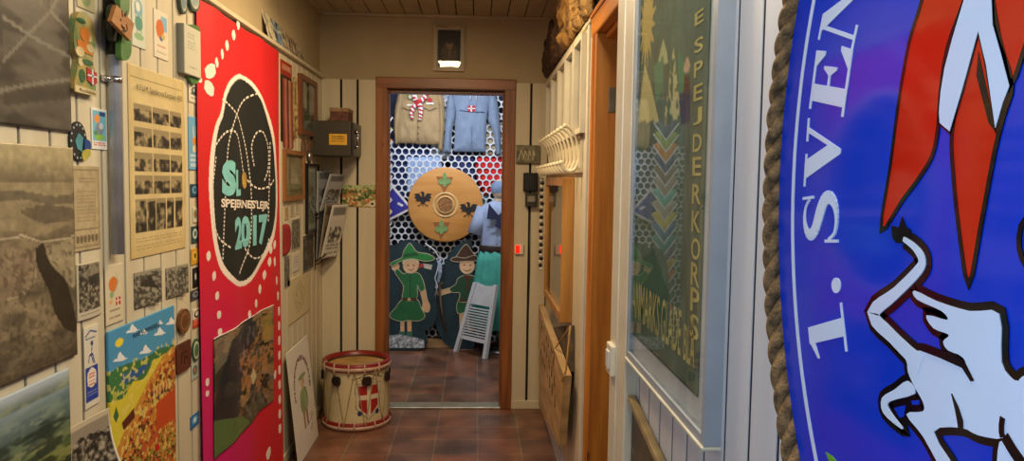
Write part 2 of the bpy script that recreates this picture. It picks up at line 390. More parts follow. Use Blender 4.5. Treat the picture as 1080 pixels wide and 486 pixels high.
# ================================================================== STRUCTURE
def tile_mat():
    m = D.materials.new('terracotta_tiles'); m.use_nodes = True; N = m.node_tree.nodes; L = m.node_tree.links; b = N['Principled BSDF']
    tc = N.new('ShaderNodeTexCoord'); mp = N.new('ShaderNodeMapping'); L.new(tc.outputs['Object'], mp.inputs[0]); mp.inputs['Location'].default_value = (.019+.0+.232*20, -4.048+.222*40, 0)
    br = N.new('ShaderNodeTexBrick'); L.new(mp.outputs[0], br.inputs[0]); br.offset = 0
    for k, v in (('Scale', 1), ('Mortar Size', .0035), ('Brick Width', .234), ('Row Height', .222), ('Mortar Smooth', .1), ('Bias', 0)): br.inputs[k].default_value = v
    br.inputs['Color1'].default_value = (*s2l(hx('8c5a40')), 1); br.inputs['Color2'].default_value = (*s2l(hx('6f5144')), 1); br.inputs['Mortar'].default_value = (*s2l(hx('8d7c64')), 1)
    n = N.new('ShaderNodeTexNoise'); n.inputs['Scale'].default_value = 5; n.inputs['Detail'].default_value = 8; L.new(tc.outputs['Object'], n.inputs[0])
    r = N.new('ShaderNodeValToRGB'); L.new(n.outputs[0], r.inputs[0]); r.color_ramp.elements[0].position = .3; r.color_ramp.elements[1].position = .75
    r.color_ramp.elements[0].color = (.30, .30, .32, 1); r.color_ramp.elements[1].color = (1.12, 1.08, 1.02, 1)
    mx = N.new('ShaderNodeMix'); mx.data_type = 'RGBA'; mx.blend_type = 'MULTIPLY'; mx.inputs[0].default_value = 1; L.new(br.outputs[0], mx.inputs[6]); L.new(r.outputs[0], mx.inputs[7]); L.new(mx.outputs[2], b.inputs['Base Color'])
    b.inputs['Roughness'].default_value = .32; bp = N.new('ShaderNodeBump'); bp.inputs['Strength'].default_value = .5; bp.inputs['Distance'].default_value = .003; bp.invert = True
    L.new(br.outputs['Fac'], bp.inputs['Height']); L.new(bp.outputs[0], b.inputs['Normal']); return m
M_plaster = mat('plaster', 'b3a380', .85, var=.06, scale=3, bump=.15, bscale=90)
M_board = mat('cream_boards', 'cfc5a8', .5, var=.05, scale=2, stretch=(6, 6, .4))
M_nboard = mat('pale_boards', 'c6cad0', .5, var=.05, scale=2, stretch=(6, 6, .4))
M_gap = mat('board_gap', '14161c', .9)
M_pine = wood('varnished_pine', 'cc8430', 'a05c20'); M_pineh = wood('varnished_pine_cross', 'cc8430', 'a05c20', 0)
M_casing = wood('brown_pine', '9a6030', '70401c'); M_casingh = wood('brown_pine_cross', '9a6030', '70401c', 0)
M_white = mat('white_paint', 'd6d0bc', .4, var=.04); M_cwhite = mat('cool_white_paint', 'ccd0d2', .4, var=.03)
M_grey = mat('grey_lacquer', '9aa2ab', .35, var=.05)
M_black = mat('black_plastic', '141416', .35); M_chrome = mat('chrome', 'c8c8cc', .2, 1, var=.03)
M_ceil = mat('ceiling_boards', 'b7a98a', .55, var=.05)

o = obj('floor', MB().box((-1.75, -2.2, -.1), (1.4, 7.0, 0)), tile_mat(), kind='structure')
# left wall with the window behind the viewpoint
g = MB(); x0, x1 = XL-.14, XL-.013
for a in [((x0, -2.2, 0), (x1, -1.1, ZC)), ((x0, 0, 0), (x1, YB+.12, ZC)), ((x0, -1.1, 0), (x1, 0, 1.0)), ((x0, -1.1, 2.2), (x1, 0, ZC))]: g.box(*a)
obj('wall_left', g, M_plaster, kind='structure')
g = MB(); g.box((XL-.0125, .01, .05), (XL-.010, YB, ZP-.01), 1)
y = 1.598-.114*14+.0055
while y < YB:
    ya, yb_ = max(y, .02), min(y+.114-.010, YB-.001)
    if yb_ > ya: g.bev((XL-.010, ya, .05), (XL, yb_, ZP), .002)
    y += .114
g.bev((XL-.013, .02, ZP), (XL+.022, YB, ZP+.018), .003); obj('trim_1', g, [M_board, M_gap], kind='structure')
obj('baseboard_left', MB().bev((XL-.013, .02, 0), (XL+.008, YB, .05), .003), M_board, kind='structure')
g = frame_bars(PL(-.1), -1.1, 1.0, 0, 2.2, .06, 0, .1); g.box((XL-.1, -.58, 1.0), (XL-.02, -.52, 2.2)); obj('window_1', g, M_cwhite, kind='structure')
# right wall, with the doorway
DY0, DY1, DZ = 2.07, 2.68, 1.975
g = MB()
for a in [((XN+.013, -2.2, 0), (XN+.16, DY0, ZC)), ((XR+.013, DY1, 0), (XR+.16, YB+.12, ZC)), ((XR+.013, DY0, DZ), (XR+.16, DY1, ZC))]: g.box(*a)
obj('wall_right', g, M_plaster, kind='structure')
g = MB(); g.box((XN+.0018, .01, .06), (XN+.0125, 1.98, ZC-.01), 1); y = 1.198-.107*12+.0045
while y < 1.97:
    ya, yb_ = max(y, .02), min(y+.107-.011, 1.975)
    if yb_ > ya: g.bev((XN, ya, .06), (XN+.003, yb_, ZC-.01), .0006)
    y += .107
obj('trim_2', g, [M_nboard, M_gap], kind='structure')
g = MB(); g.box((XR+.009, 2.78, .06), (XR+.0125, YB, ZP-.01), 1); y = YB-.1
while y > 2.75:
    ya = max(y, 2.8); g.bev((XR, ya, .06), (XR+.010, y+.1-.009 if y < YB-.15 else YB-.001, ZP), .002); y -= .1
g.bev((XR-.022, 2.79, ZP), (XR+.013, YB, ZP+.018), .003)
obj('trim_3', g, [M_board, M_gap], kind='structure')
obj('baseboard_right', MB().bev((XR-.012, 2.79, 0), (XR+.013, YB, .09), .003).bev((XN-.010, .02, 0), (XN+.013, 1.98, .08), .003), M_cwhite, kind='structure')
# back wall
BX0, BX1, BZ = -.556, .166, 2.0
g = MB(); yb0, yb1 = YB+.012, YB+.12
for a in [((XL-.14, yb0, 0), (BX0, yb1, ZC)), ((BX1, yb0, 0), (XR+.16, yb1, ZC)), ((BX0, yb0, BZ), (BX1, yb1, ZC))]: g.box(*a)
obj('wall_back', g, M_plaster, kind='structure')
g = MB(); g.box((XL, YB+.008, .05), (-.61, YB+.0115, ZP), 1); g.box((.22, YB+.008, .05), (XR, YB+.0115, ZP), 1)
for xa, xb in [(XL, -.844), (-.830, -.744), (-.730, -.62), (.225, .324), (.338, XR-.006)]: g.bev((xa, YB-.004, .05), (xb, YB+.009, ZP), .002)
g.bev((.225, YB-.012, 0), (XR, YB+.009, .052), .003, 0); g.bev((XL, YB-.012, 0), (-.62, YB+.009, .052), .003, 0)
obj('trim_4', g, [M_board, M_gap], kind='structure')
obj('ceiling', MB().box((-1.75, -2.2, ZC+.02), (1.4, 7.0, ZC+.1)), M_gap, kind='structure')
g = MB(); x = XL-.013
while x < XR+.16:
    g.bev((x+.003, -2.2, ZC), (min(x+.101, XR+.155), YB+.012, ZC+.02), .003); x += .104
g.box((-1.7, YB+.12, ZC), (1.3, 6.9, ZC+.02))
obj('trim_5', g, M_ceil, kind='structure')
g = MB(); g.bev((XL-.013, YB-.018, ZC-.018), (XR+.013, YB+.012, ZC), .004); g.bev((XL-.013, -2.2, ZC-.018), (XL+.015, YB, ZC), .004); g.bev((XR-.012, 2.8, ZC-.018), (XR+.013, YB, ZC), .004)
obj('trim_6', g, M_ceil, kind='structure')
obj('wall_rear', MB().box((XL-.14, -2.3, 0), (XR+.16, -2.2, ZC)), M_plaster, kind='structure')
# door casing of the back doorway
g = MB(); cw = .068; yo = YB-.018
g.bev((BX0-cw, yo, 0), (BX0, YB+.012, BZ+cw), .005); g.bev((BX1, yo, 0), (BX1+cw, YB+.012, BZ+cw), .005)
g.bev((BX0, YB+.012, 0), (BX0+.005, yb1, BZ), .002, 0); g.bev((BX1-.005, YB+.012, 0), (BX1, yb1, BZ), .002, 0)
g.bev((BX0+.005, YB+.05, 0), (BX0+.009, YB+.085, BZ), .001, 0); g.bev((BX1-.009, YB+.05, 0), (BX1-.005, YB+.085, BZ), .001, 0)
d2 = obj('door_1', g, M_casing, kind='structure')
g = MB(); g.bev((BX0-cw, yo-.002, BZ), (BX1+cw, YB+.012, BZ+cw), .005); g.bev((BX0, YB+.012, BZ-.02), (BX1, yb1, BZ-.012), .002); obj('header', g, M_casingh, d2)
obj('threshold_strip', MB().bev((BX0, YB-.02, .0), (BX1, YB+.02, .012), .003).bev((BX0, YB+.02, 0), (BX1, YB+.11, .008), .002), mat('worn_brass', 'a8a08c', .35, .6), d2)
# side doorway of varnished pine
g = MB(); XJ = XR+.16
g.bev((XR-.022, DY1, 0), (XR+.013, DY1+.1, DZ), .006); g.bev((XR-.030, DY1+.012, 0), (XR-.02, DY1+.03, DZ), .003)
g.bev((XR-.022, DY1-.02, 0), (XR+.06, DY1+.01, DZ), .003); g.bev((XR+.06, DY1-.034, 0), (XJ, DY1+.01, DZ), .003)
g.bev((XR+.013, DY0, 0), (XJ, DY0+.02, DZ), .003)
d3 = obj('door_2', g, M_pine, kind='structure')
g = MB(); g.bev((XR-.024, 1.99, DZ), (XR+.013, DY1+.1, DZ+.1), .006); g.bev((XR+.013, DY0, DZ-.02), (XJ, DY1, DZ+.005), .003); g.bev((XR-.03, 1.99, DZ+.07), (XR-.02, DY1+.1, DZ+.085), .003)
obj('header', g, wood('varnished_pine_deep', 'cc8430', 'a05c20', 1), d3)
g = MB(); g.bev((XJ-.03, DY1-.075, .02), (XJ+.5, DY1-.036, DZ-.02), .003); obj('door_leaf', g, wood('dark_pine', '8a4c20', '5a2c10'), d3)
g = MB(); a, z = on(1, DY1-.036, 646, 105)[[0, 2]]; g.bev((a-.012, DY1-.024, z-.045), (a+.022, DY1-.019, z+.045), .002); g.tube([(a+.026, DY1-.028, z-.05), (a+.026, DY1-.028, z+.05)], .006); obj('hinge', g, mat('worn_steel', '8e8672', .35, .7), d3)
obj('wall_closet', MB().box((XJ, DY0-.3, 0), (XJ+.9, DY0-.25, ZC)).box((XJ+.85, DY0-.3, 0), (XJ+.9, DY1+.3, ZC)).box((XJ, DY1+.25, 0), (XJ+.9, DY1+.3, ZC)).box((XJ, DY0-.3, -.05), (XJ+.9, DY1+.3, 0)).box((XJ, DY0-.3, ZC), (XJ+.9, DY1+.3, ZC+.05)), M_plaster, kind='structure')
# white post between side door and display frame
g = MB(); g.bev((.385, 1.975, 0), (XN+.013, 2.07, ZC), .004); g.bev((.388, 1.87, 0), (XN+.013, 1.972, ZC), .004); obj('trim_7', g, M_white, kind='structure')
# white moulded boards at the far side of that doorway
g = MB(); g.bev((XR-.012, 2.79, 0.09), (XR, 2.86, ZP), .003); g.bev((XR-.02, 2.87, 0.09), (XR, 2.90, ZP), .004); g.bev((XR-.012, 2.91, 0.09), (XR, 3.0, ZP), .003); obj('trim_8', g, M_white, kind='structure')
# room behind the doorway
g = MB(); g.box((-1.75, YB+.12, 0), (-1.7, 6.9, ZC)).box((1.3, YB+.12, 0), (1.35, 6.9, ZC)); obj('wall_display_side', g, M_plaster, kind='structure')
obj('wall_display_back', MB().box((-1.75, 6.85, 0), (1.35, 6.95, ZC)), mat('dark_wall', '20242c', .8), kind='structure')

# ================================================================== LAMPS
r = root('ceiling_lamp', 'rectangular warm ceiling lamp panel of the corridor, mirrored in the portrait glass', 'lamp', (-.3, 3.03, 2.41))
g = frame_bars(Pl((0, 0, ZC), (1, 0, 0), (0, 0, -1), (0, 1, 0)), -.41, 2.82, -.19, 3.2, .015, 0, .04); obj('frame', g, M_white, r)
obj('diffuser', MB().box((-.395, 2.835, ZC-.03), (-.205, 3.185, ZC-.004)), mat('lamp_diffuser', 'fff0c8', .5, emit=('ffd080', 3)), r)
r = root('globe_lamp', 'small round white ceiling lamp beside the panel lamp', 'lamp', (-.5, 3.3, ZC-.12))
obj('globe', MB().ball((-.5, 3.3, ZC-.07), .05), mat('opal_glass', 'ffffff', .3, emit=('ffe8c0', 2)), r); obj('base', MB().lathe((-.5, 3.3, ZC-.03), [(.001, 0), (.03, 0), (.035, .03), (.001, .03)]), M_white, r)
# ================================================================== ROUND BLUE SIGN WITH ROPE
SX = .375; SP = Pl((SX, 0, 0), (0, -1, 0), (-1, 0, 0)); SCY, SCZ, SR = .272, 1.449, .631
def gm(n, c): return mat(n, c, .09, var=.02, scale=2, spec=.36)
r = root('round_sign', 'large round glossy blue sign with red lily and white winged horse, edged with rope', 'sign', (SX, SCY, SCZ-SR))
g = MB(); g.disc(SP, -SCY, SCZ, SR, -.02, 0, n=160); g.disc(SP, -SCY, SCZ, SR-.15, -.044, -.02, n=60); obj('disc', g, gm('sign_blue', '0636c0'), r)
M_sw, M_sk, M_sr = gm('sign_white', 'c8d6ec'), gm('sign_black', '0c0a12'), gm('sign_red', 'c41e0a')
g = MB(); N = 160
for i in range(N):
    t0, t1 = 2*PI*i/N, 2*PI*(i+1)/N; q = lambda rr, t: (-SCY+rr*math.cos(t), SCZ+rr*math.sin(t))
    g.prism(SP, [q(.586, t0), q(.5935, t0), q(.5935, t1), q(.586, t1)], 0, .0006)
obj('white_ring', g, M_sw, r)
# serif capitals around the ring, tops outwards
def G(ch):
    R_ = lambda a, b, c, d: [(a, b), (c, b), (c, d), (a, d)]
    if ch == '1': return [R_(.24, .03, .46, .97), R_(.06, 0, .64, .05), [(.24, .97), (.04, .80), (.04, .76), (.24, .84)], R_(.24, .93, .46, 1.0)]
    if ch == '.': return [[(.14+.14*math.cos(t*PI/8), .12+.12*math.sin(t*PI/8)) for t in range(16)]]
    if ch == 'E': return [R_(.12, .0, .36, 1), R_(0, 0, .86, .06), R_(0, .94, .82, 1), [(.82, 1), (.76, 1), (.60, .94), (.76, .72), (.82, .72)], [(.90, .30), (.84, .30), (.62, .06), (.86, 0)], R_(.36, .49, .58, .55), [(.62, .34), (.62, .70), (.58, .70), (.5, .55), (.5, .49), (.58, .34)]]
    if ch == 'V': return [[(.10, 1), (.38, 1), (.62, .34), (.56, 0), (.50, 0)], [(.80, 1), (.88, 1), (.56, 0), (.50, 0)], R_(0, .95, .48, 1), R_(.66, .95, 1, 1)]
    if ch == 'N': return [R_(.16, 0, .22, 1), R_(.86, 0, .92, 1), [(.10, 1), (.36, 1), (.92, 0), (.84, 0), (.16, .9)], R_(0, 0, .36, .05), R_(.72, .95, 1.06, 1), R_(0, .95, .34, 1)]
    if ch == 'S':
        c = [(.62, .80), (.52, .93), (.34, .965), (.17, .89), (.13, .75), (.22, .62), (.42, .50), (.58, .37), (.61, .22), (.50, .08), (.32, .035), (.14, .09), (.06, .25)]
        w_ = [.05, .05, .07, .12, .17, .2, .22, .2, .17, .12, .07, .05, .04]; c = smooth_poly(c, 3, False); w2 = np.interp(np.linspace(0, 12, len(c)), range(13), w_)
        out = []
        for i in range(len(c)-1):
            p, q = np.array(c[i]), np.array(c[i+1]); t = q-p; n_ = np.array([-t[1], t[0]])/(np.linalg.norm(t)+1e-9)
            out.append([tuple(p+n_*w2[i]/2), tuple(p-n_*w2[i]/2), tuple(q-n_*w2[i+1]/2), tuple(q+n_*w2[i+1]/2)])
        out += [R_(.62, .68, .66, 1.0), R_(.02, 0, .06, .34)]; return out
def put(ch, z0, z1, r0=.478, r1=.560):
    P = G(ch); A = np.array([p for q in P for p in q]); lo, hi = A[:, 0].min(), A[:, 0].max(); g = MB()
    rm = (r0+r1)/2; t0 = math.asin((z0-SCZ)/rm); t1 = math.asin((z1-SCZ)/rm)
    tm = (t0+t1)/2; wd = rm*(t1-t0); 
    for ii, q in enumerate(P):
        pts = []
        for x, y in q:
            e = (x-lo)/(hi-lo)*wd-wd/2; rr = r0+(r1-r0)*y
            # on the far (+Y) side of the disc, reading upwards
            yy = SCY+rr*math.cos(tm)-e*math.sin(tm); zz = SCZ+rr*math.sin(tm)+e*math.cos(tm); pts.append((-yy, zz))
        g.prism(SP, pts, 0, .0008+.00003*ii)
    obj('letter', g, M_sw, r)
zpx = lambda x, y: float(on(0, SX, x, y)[2])
put('1', zpx(875, 376), zpx(875, 327)); put('.', zpx(882, 316), zpx(882, 300), .478, .56*1+.0)
put('S', zpx(867, 256), zpx(867, 202)); put('V', zpx(867, 199), zpx(867, 124)); put('E', zpx(876, 118), zpx(876, 50)); put('N', zpx(885, 47), zpx(885, -28))
def spx(P): return [SP.px(x, y) for x, y in P]
# red lily
g = MB(); gk = MB()
petal = [(978, -40), (973, 0), (960, 43), (949, 104), (940, 173), (930, 243), (952, 212), (970, 188), (984, 164), (990, 135), (993, 95), (1000, 50), (1018, 0), (1030, -40)]
mid = [(1034, 30), (1016, 90), (1005, 138), (1006, 180), (1012, 240), (1022.5, 300), (1035, 240), (1050, 160), (1060, 120), (1068, 88), (1052, 40), (1042, 20)]
rgt = [(1049, -30), (1052, 25), (1060, 60), (1068, 88), (1082, 50), (1100, 0), (1100, -30)]
low = [(1082, 232), (1076, 262), (1090, 285), (1110, 250)]
for P in (petal, mid, rgt): g.prism(SP, spx(smooth_poly(P, 3)), 0, .0006)
for P in (petal, mid, rgt, low): gk.stroke(SP, spx(smooth_poly(P, 3)), .0044, .0002, .0010, closed=True)
gk.prism(SP, spx([(1033, 55), (1031, 80), (1044, 130), (1052, 140)]), .0002, .0010)
obj('red_lily', g, M_sr, r)
star_arm = sq([(505, 0), (478, 90), (458, 165), (448, 225), (444, 275), (446, 300), (470, 320), (500, 220), (540, 75), (560, 160), (582, 312), (600, 250), (616, 210), (595, 130), (575, 60), (570, -60), (530, -60)], 2.314, 800, 0)
gk.stroke(SP, spx(star_arm), .0044, .0002, .0010, closed=True); obj('lily_outline', gk, M_sk, r)
obj('white_point', MB().prism(SP, spx(star_arm), 0, .0014), M_sw, r)
# winged horse
tailc = smooth_poly(sq([(358, 120), (385, 140), (403, 168), (396, 195), (340, 252), (284, 303), (330, 358), (372, 400), (400, 430)], 2.314, 800, 200), 4, False)
tw = np.interp(np.linspace(0, 8, len(tailc)), range(9), [.004, .006, .009, .010, .011, .016, .013, .014, .02])
body = sq([(470, 70), (535, 106), (575, 98), (625, 115), (690, 140), (735, 140), (800, 120), (905, 214), (935, 190), (1010, 200), (1010, 520), (910, 520), (862, 335), (868, 405), (780, 396), (720, 370), (622, 384), (700, 520), (655, 520), (585, 400), (526, 322), (584, 312), (585, 280), (556, 228), (532, 175), (524, 130)], 3.33, 800, 340)
wing = sq([(385, 246), (440, 272), (520, 296), (592, 303), (598, 420), (625, 462), (640, 470), (640, 520), (560, 520), (532, 466), (505, 410), (468, 392), (456, 370), (470, 354), (432, 338), (415, 306), (466, 318), (452, 296), (392, 268)], 2.314, 800, 200)
paw = sq([(530, 205), (556, 250), (466, 278), (470, 312), (512, 368), (500, 368), (445, 318), (440, 265), (485, 235)], 3.33, 800, 340)
foot = sq([(855, 420), (880, 440), (905, 520), (850, 520)], 3.33, 800, 340)
gk = MB(); gw = MB()
gk.stroke(SP, spx(tailc), [x+.013 for x in tw], .0004, .00095); gw.stroke(SP, spx(tailc), list(tw), .0011, .00205)
gk.prism(SP, spx(sq([(326, 88), (345, 92), (352, 66), (362, 90), (374, 98), (372, 132), (338, 130), (328, 116)], 2.314, 800, 200)), .0003, .0011)
for ii, P in enumerate((body, wing, paw, foot)):
    P = smooth_poly(P, 3); gk.stroke(SP, spx(P), .0125, .0004, .0010+.00004*ii, closed=True); gw.prism(SP, spx(P), .0011, .0018+.00005*ii)
gk.prism(SP, spx(sq([(500, 225), (560, 240), (590, 300), (530, 325), (515, 385), (430, 320), (435, 250)], 3.33, 800, 340)), .0003, .0008)
gk.prism(SP, spx(sq([(575, 98), (640, 95), (700, 110), (735, 140), (768, 205), (755, 208), (725, 160), (640, 122)], 3.33, 800, 340)), .0021, .0024)
gk.prism(SP, spx(sq([(398, 248), (440, 272), (470, 350), (440, 330)], 2.314, 800, 200)), .0003, .0006)
for P, w_ in [([(688, 250), (706, 300), (718, 345), (720, 372)], [.001, .005, .007, .006]), ([(868, 333), (864, 360), (864, 385), (868, 404)], .005), ([(875, 400), (905, 450), (940, 500)], .009)]:
    gk.stroke(SP, spx(sq(P, 3.33, 800, 340)), w_, .0021, .0025)
obj('horse_outline', gk, M_sk, r); obj('white_horse', gw, M_sw, r)
g = MB(); g.prism(SP, spx(sq([(480, 300), (520, 290), (515, 330), (500, 335)], 3.33, 800, 340)), .0008, .0012); g.prism(SP, spx(sq([(540, 275), (570, 272), (568, 288), (545, 290)], 3.33, 800, 340)), .0008, .0012)
obj('blue_patch', g, gm('sign_blue', '0636c0'), r)
obj('green_leaf', MB().prism(SP, spx(sq([(238, 455), (262, 470), (300, 520), (262, 520)], 3.33, 800, 340)), .0, .001), gm('sign_green', '5fa32c'), r)
# laid rope
M_rope = mat('hemp_rope', '86663e', .85, var=.45, scale=60, bump=1.0, bscale=260)
for k in range(3):
    path = []; n_ = 1100; RR = SR+.0165; turns = -round(2*PI*RR/.088)
    for i in range(n_):
        t = 2*PI*i/n_; ph = t*turns+k*2*PI/3; rr = RR+.0082*math.cos(ph); path.append((SX+.004+.0082*math.sin(ph), SCY+rr*math.cos(t), SCZ+rr*math.sin(t)))
    obj('rope_strand', MB().tube(path,   .0094, 8, closed=True), M_rope, r)

# ================================================================== DISPLAY FRAME WITH GREEN BANNER
CX = .39; CP = Pl((CX, 0, 0), (0, -1, 0), (-1, 0, 0)); zc0, zc1, yc0, yc1 = .996, 2.25, 1.212, 1.868
r = root('display_frame', 'white glazed display frame on the right wall holding a green banner with yellow letters', 'display case', (XN-.015, (yc0+yc1)/2, zc0))
g = frame_bars(CP, -yc1, zc0, -yc0, zc1, .016, -.03, 0); obj('frame', g, M_grey, r, label='pale grey outer moulding')
g = MB().rect(CP, -yc1+.01, zc0+.01, -yc0-.01, zc1-.01, -.028, -.014); obj('backing_board', g, M_cwhite, r)
obj('ledge', MB().bev((CX-.004, yc0-.002, zc0-.008), (XN, yc1, zc0-.001), .002), mat('cream_ledge', 'cfcbb8', .5), r)
obj('glass', MB().rect(CP, -yc1+.014, zc0+.014, -yc0-.014, zc1-.014, -.006, -.003), pane_mat(), r)
BP = Pl((CX+.013, 0, 0), (0, -1, 0), (-1, 0, 0)); zb0 = BP.px(737, 420)[1]; ya, yb_ = -BP.px(743.5, 200)[0], -BP.px(664.5, 336)[0]
S = Sheet(BP, -yb_, -ya, 2.24, zb0, 0)
def pnt(c):
    c.fill('5c6e5e'); n = c.n(10, 3, 5); st = vnoise(c.H, c.W, 60, 8, 3, .25); c.c *= (.72+.35*n+.25*st)[..., None]
    # sun
    cx, cy = c.S.uv(683, 25); pts = []
    for i in range(32):
        rr = (.16 if i % 2 else .085); t = i*PI/16; pts.append((cx+rr*math.cos(t), cy+rr*math.sin(t)*c.W/c.H*1.1))
    c.poly(pts, 'c9b36a')
    for P, cl in [([(700, 40), (694, 68), (706, 66)], 'b9bd8c'), ([(681, 66), (673, 128), (696, 128)], 'c5bf84'), ([(690, 70), (700, 60), (699, 95), (692, 110)], '5f9070'), ([(711, 50), (702, 122), (719, 128)], 'c8c290'), ([(716, 50), (726, 75), (722, 128), (716, 100)], '4f8a66')]:
        c.poly(c.q(P), cl)
    c.mask(c.inpoly(c.q([(702, 70), (702, 122), (719, 128), (712, 60)])) & (c.n(26, 5, 2) > .55), '55725a')
    c.poly(c.q([(722, 78), (728, 80), (728, 125), (721, 110)]), '5a3a30'); c.ell(*c.q([(725, 70)])[0], .035, .012, 'c9a88a'); c.poly(c.q([(717, 100), (729, 95), (728, 130), (719, 132)]), '44405a')
    for P, cl in [([(668, 205), (664, 330), (672, 335), (674, 240)], '4b6a42'), ([(672, 280), (690, 262), (706, 310), (700, 345), (680, 330)], '2c5a40')]: c.poly(c.q(P), cl, .6)
printed('green_banner', S, pnt, 90, 170, .0012, 'cloth', r, .8, edge='3a5038')
M_let = mat('yellow_felt', 'c6bb74', .8, var=.1)
for ch, y in zip('ESPEJDERKORPS', [17, 46, 71, 96, 121, 149, 174, 203, 232, 261, 288, 315, 343]):
    xc = 738.2-.0155*(y-17); q = [BP.px(x, yy) for x, yy in ((xc-4.6, y+11.5), (xc+4.6, y+11.5), (xc+4.6, y-9), (xc-4.6, y-9))]
    a0, a1 = q[0][0], q[1][0]; lettering(BP, ch, [(a0, q[0][1]), (a1, q[0][1]), (a1, q[2][1]), (a0, q[2][1])], M_let, r, .002, .012, 'letter')
for wd, xa, xb in (('DANMARKS', 664.5, 697.5), ('GLADE', 699.5, 721), ('BLÅ', 724, 736)):
    a0 = BP.px(xa, 300)[0]; a1 = BP.px(xb, 300)[0]; zt, zb = BP.px(736, 337)[1], BP.px(736, 391)[1]
    lettering(BP, wd, [(a0, zb), (a1, zb), (a1, zt), (a0, zt)], M_let, r, .002, .010)
# light switch
r = root('light_switch', 'white surface light switch on the white post beside the side door', 'switch', (.380, 1.93, 1.0))
z0, z1 = on(0, .385, 650, 400)[2], on(0, .385, 650, 366)[2]; obj('box', MB().bev((.372, 1.985, z0), (.388, 2.055, z1), .004), M_white, r); zz = (z0+z1)/2
obj('rocker', MB().bev((.367, 2.0, zz-.025), (.373, 2.04, zz+.025), .003), M_cwhite, r)
# leaning picture low on the near right wall
r = root('framed_board', 'dark slate board in thin pale wooden frame, askew under the glazed display frame', 'picture', (XN-.012, 1.5, .35))
LP = PN(.004); P = [LP.px(x, y) for x, y in ((660.5, 397), (702, 486), (702, 600))]; a0, z0 = P[0]; a1, z1 = P[1]; L2 = np.array([a1-a0, z1-z0]); L2 /= np.linalg.norm(L2); n2 = np.array([L2[1], -L2[0]])
if n2[1] > 0: n2 = -n2
A = np.array([a0, z0]); c4 = [A, A+L2*.62, A+L2*.62+n2*.42, A+n2*.42]
TP = Pl(LP.pt(*A), LP.U*L2[0]+LP.V*L2[1], LP.N, -(LP.U*n2[0]+LP.V*n2[1]))
obj('frame', frame_bars(TP, 0, -.42, .62, 0, .014, 0, .018), mat('pale_wood', 'a99468', .5, var=.2), r)
S = Sheet(TP, .012, .608, -.012, -.408, .002)
def pnt(c): c.fill('4c463a'); c.c *= (.6+.8*c.n(7, 4, 5))[..., None]; c.line([(.02, .35), (.18, .28), (.3, .33)], .006, '9a9078')
printed('picture', S, pnt, 50, 40, .004, 'paper', r)

# ================================================================== RIGHT WALL, FAR PART
Rp = PR(.0)
# row of glazed pictures
ys = [2.95, 3.22, 3.52, 3.84, 4.18, 4.5]; sty = ['trees', 'pale', 'dark green', 'grey', 'blue']
lab = ['nearest narrow white-framed glazed picture above the coat hooks, mottled brown print', 'second nearest white-framed glazed picture above the coat hooks, grey-green print', 'middle white-framed glazed picture of the row above the coat hooks, brownish print',
       'fourth white-framed glazed picture of the row above the coat hooks, dark bluish print', 'farthest white-framed glazed picture beside the back wall corner, pale blue print']
cols = [('746c50', '444028'), ('8a927c', '5c6450'), ('9a8e74', '6a5f48'), ('5c6468', '33393c'), ('98a4b4', '76828e')]
for i in range(5):
    a0, a1 = -(ys[i+1]-.01), -(ys[i]+.01); zb, zt = 1.64, 2.035
    r = root('glazed_picture', lab[i], 'picture', (XR-.01, (ys[i]+ys[i+1])/2, zb), 'white framed pictures above the coat hooks')
    obj('frame', frame_bars(Rp, a0, zb, a1, zt, .022, 0.001, .034), M_white, r)
    S = Sheet(Rp, a0+.02, a1-.02, zt-.02, zb+.02, .002); c1, c2 = cols[i]
    def pnt(c, c1=c1, c2=c2, i=i): c.fill(c1); c.mask(np.clip((c.n(5, 20+i, 4)-.45)*6, 0, 1), c2); c.mask(np.clip((c.n(9, 40+i, 3)-.6)*9, 0, 1), 'b0a080', .6)
    printed('print', S, pnt, 24, 60, .003, 'paper', r); obj('glass', MB().rect(Rp, a0+.02, zb+.02, a1-.02, zt-.02, .012, .014), pane_mat(), r)
# coat rack
r = root('coat_rack', 'long white coat rack with a row of curved double hooks on the right wall', 'coat rack', (XR-.02, 3.8, 1.48))
obj('rail', MB().bev((XR-.014, 3.02, 1.48), (XR, 4.5, 1.625), .004), mat('weathered_rail', 'bdb69c', .6, var=.2), r)
M_hook = mat('ivory_enamel', 'ded6b8', .3, var=.05)
for i in range(10):
    y = 3.1+i*.138; X = XR-.016
    g = MB()
    def cm(P, k=5):
        P = [np.array(q, float) for q in P]; out = []
        for a in range(len(P)-1):
            p0, p1, p2, p3 = P[max(a-1, 0)], P[a], P[a+1], P[min(a+2, len(P)-1)]
            for j in range(k):
                t = j/k; out.append(.5*((2*p1)+(-p0+p2)*t+(2*p0-5*p1+4*p2-p3)*t*t+(-p0+3*p1-3*p2+p3)*t**3))
        return out+[P[-1]]
    up = cm([(X+.002, y, 1.53), (X-.002, y, 1.57), (X-.008, y, 1.61), (X-.022, y, 1.648), (X-.046, y, 1.672), (X-.060, y, 1.676)])
    dn = cm([(X+.002, y, 1.54), (X-.012, y, 1.502), (X-.038, y, 1.486), (X-.062, y, 1.496), (X-.074, y, 1.522)])
    g.tube(up, .0078, 10); g.tube(dn, .0078, 10); g.ball((X-.060, y, 1.676), .0105, n=8); g.ball((X-.074, y, 1.523), .0105, n=8); g.bev((X-.002, y-.015, 1.50), (X+.004, y+.015, 1.60), .002)
    obj('hook', g, M_hook, r)
# bead chain
g = MB(); p0 = on(0, XR-.10, 573, 190)
for i in range(27): g.ball((XR-.055+.003*math.sin(i*2), 4.40, 1.455-i*.0205), .0125, i % 2, 8)
obj('bead_chain', g, [mat('white_beads', 'd8d4c8', .3), M_black], label='black and white bead chain hanging from the far end of the coat rack', cat='bead chain')
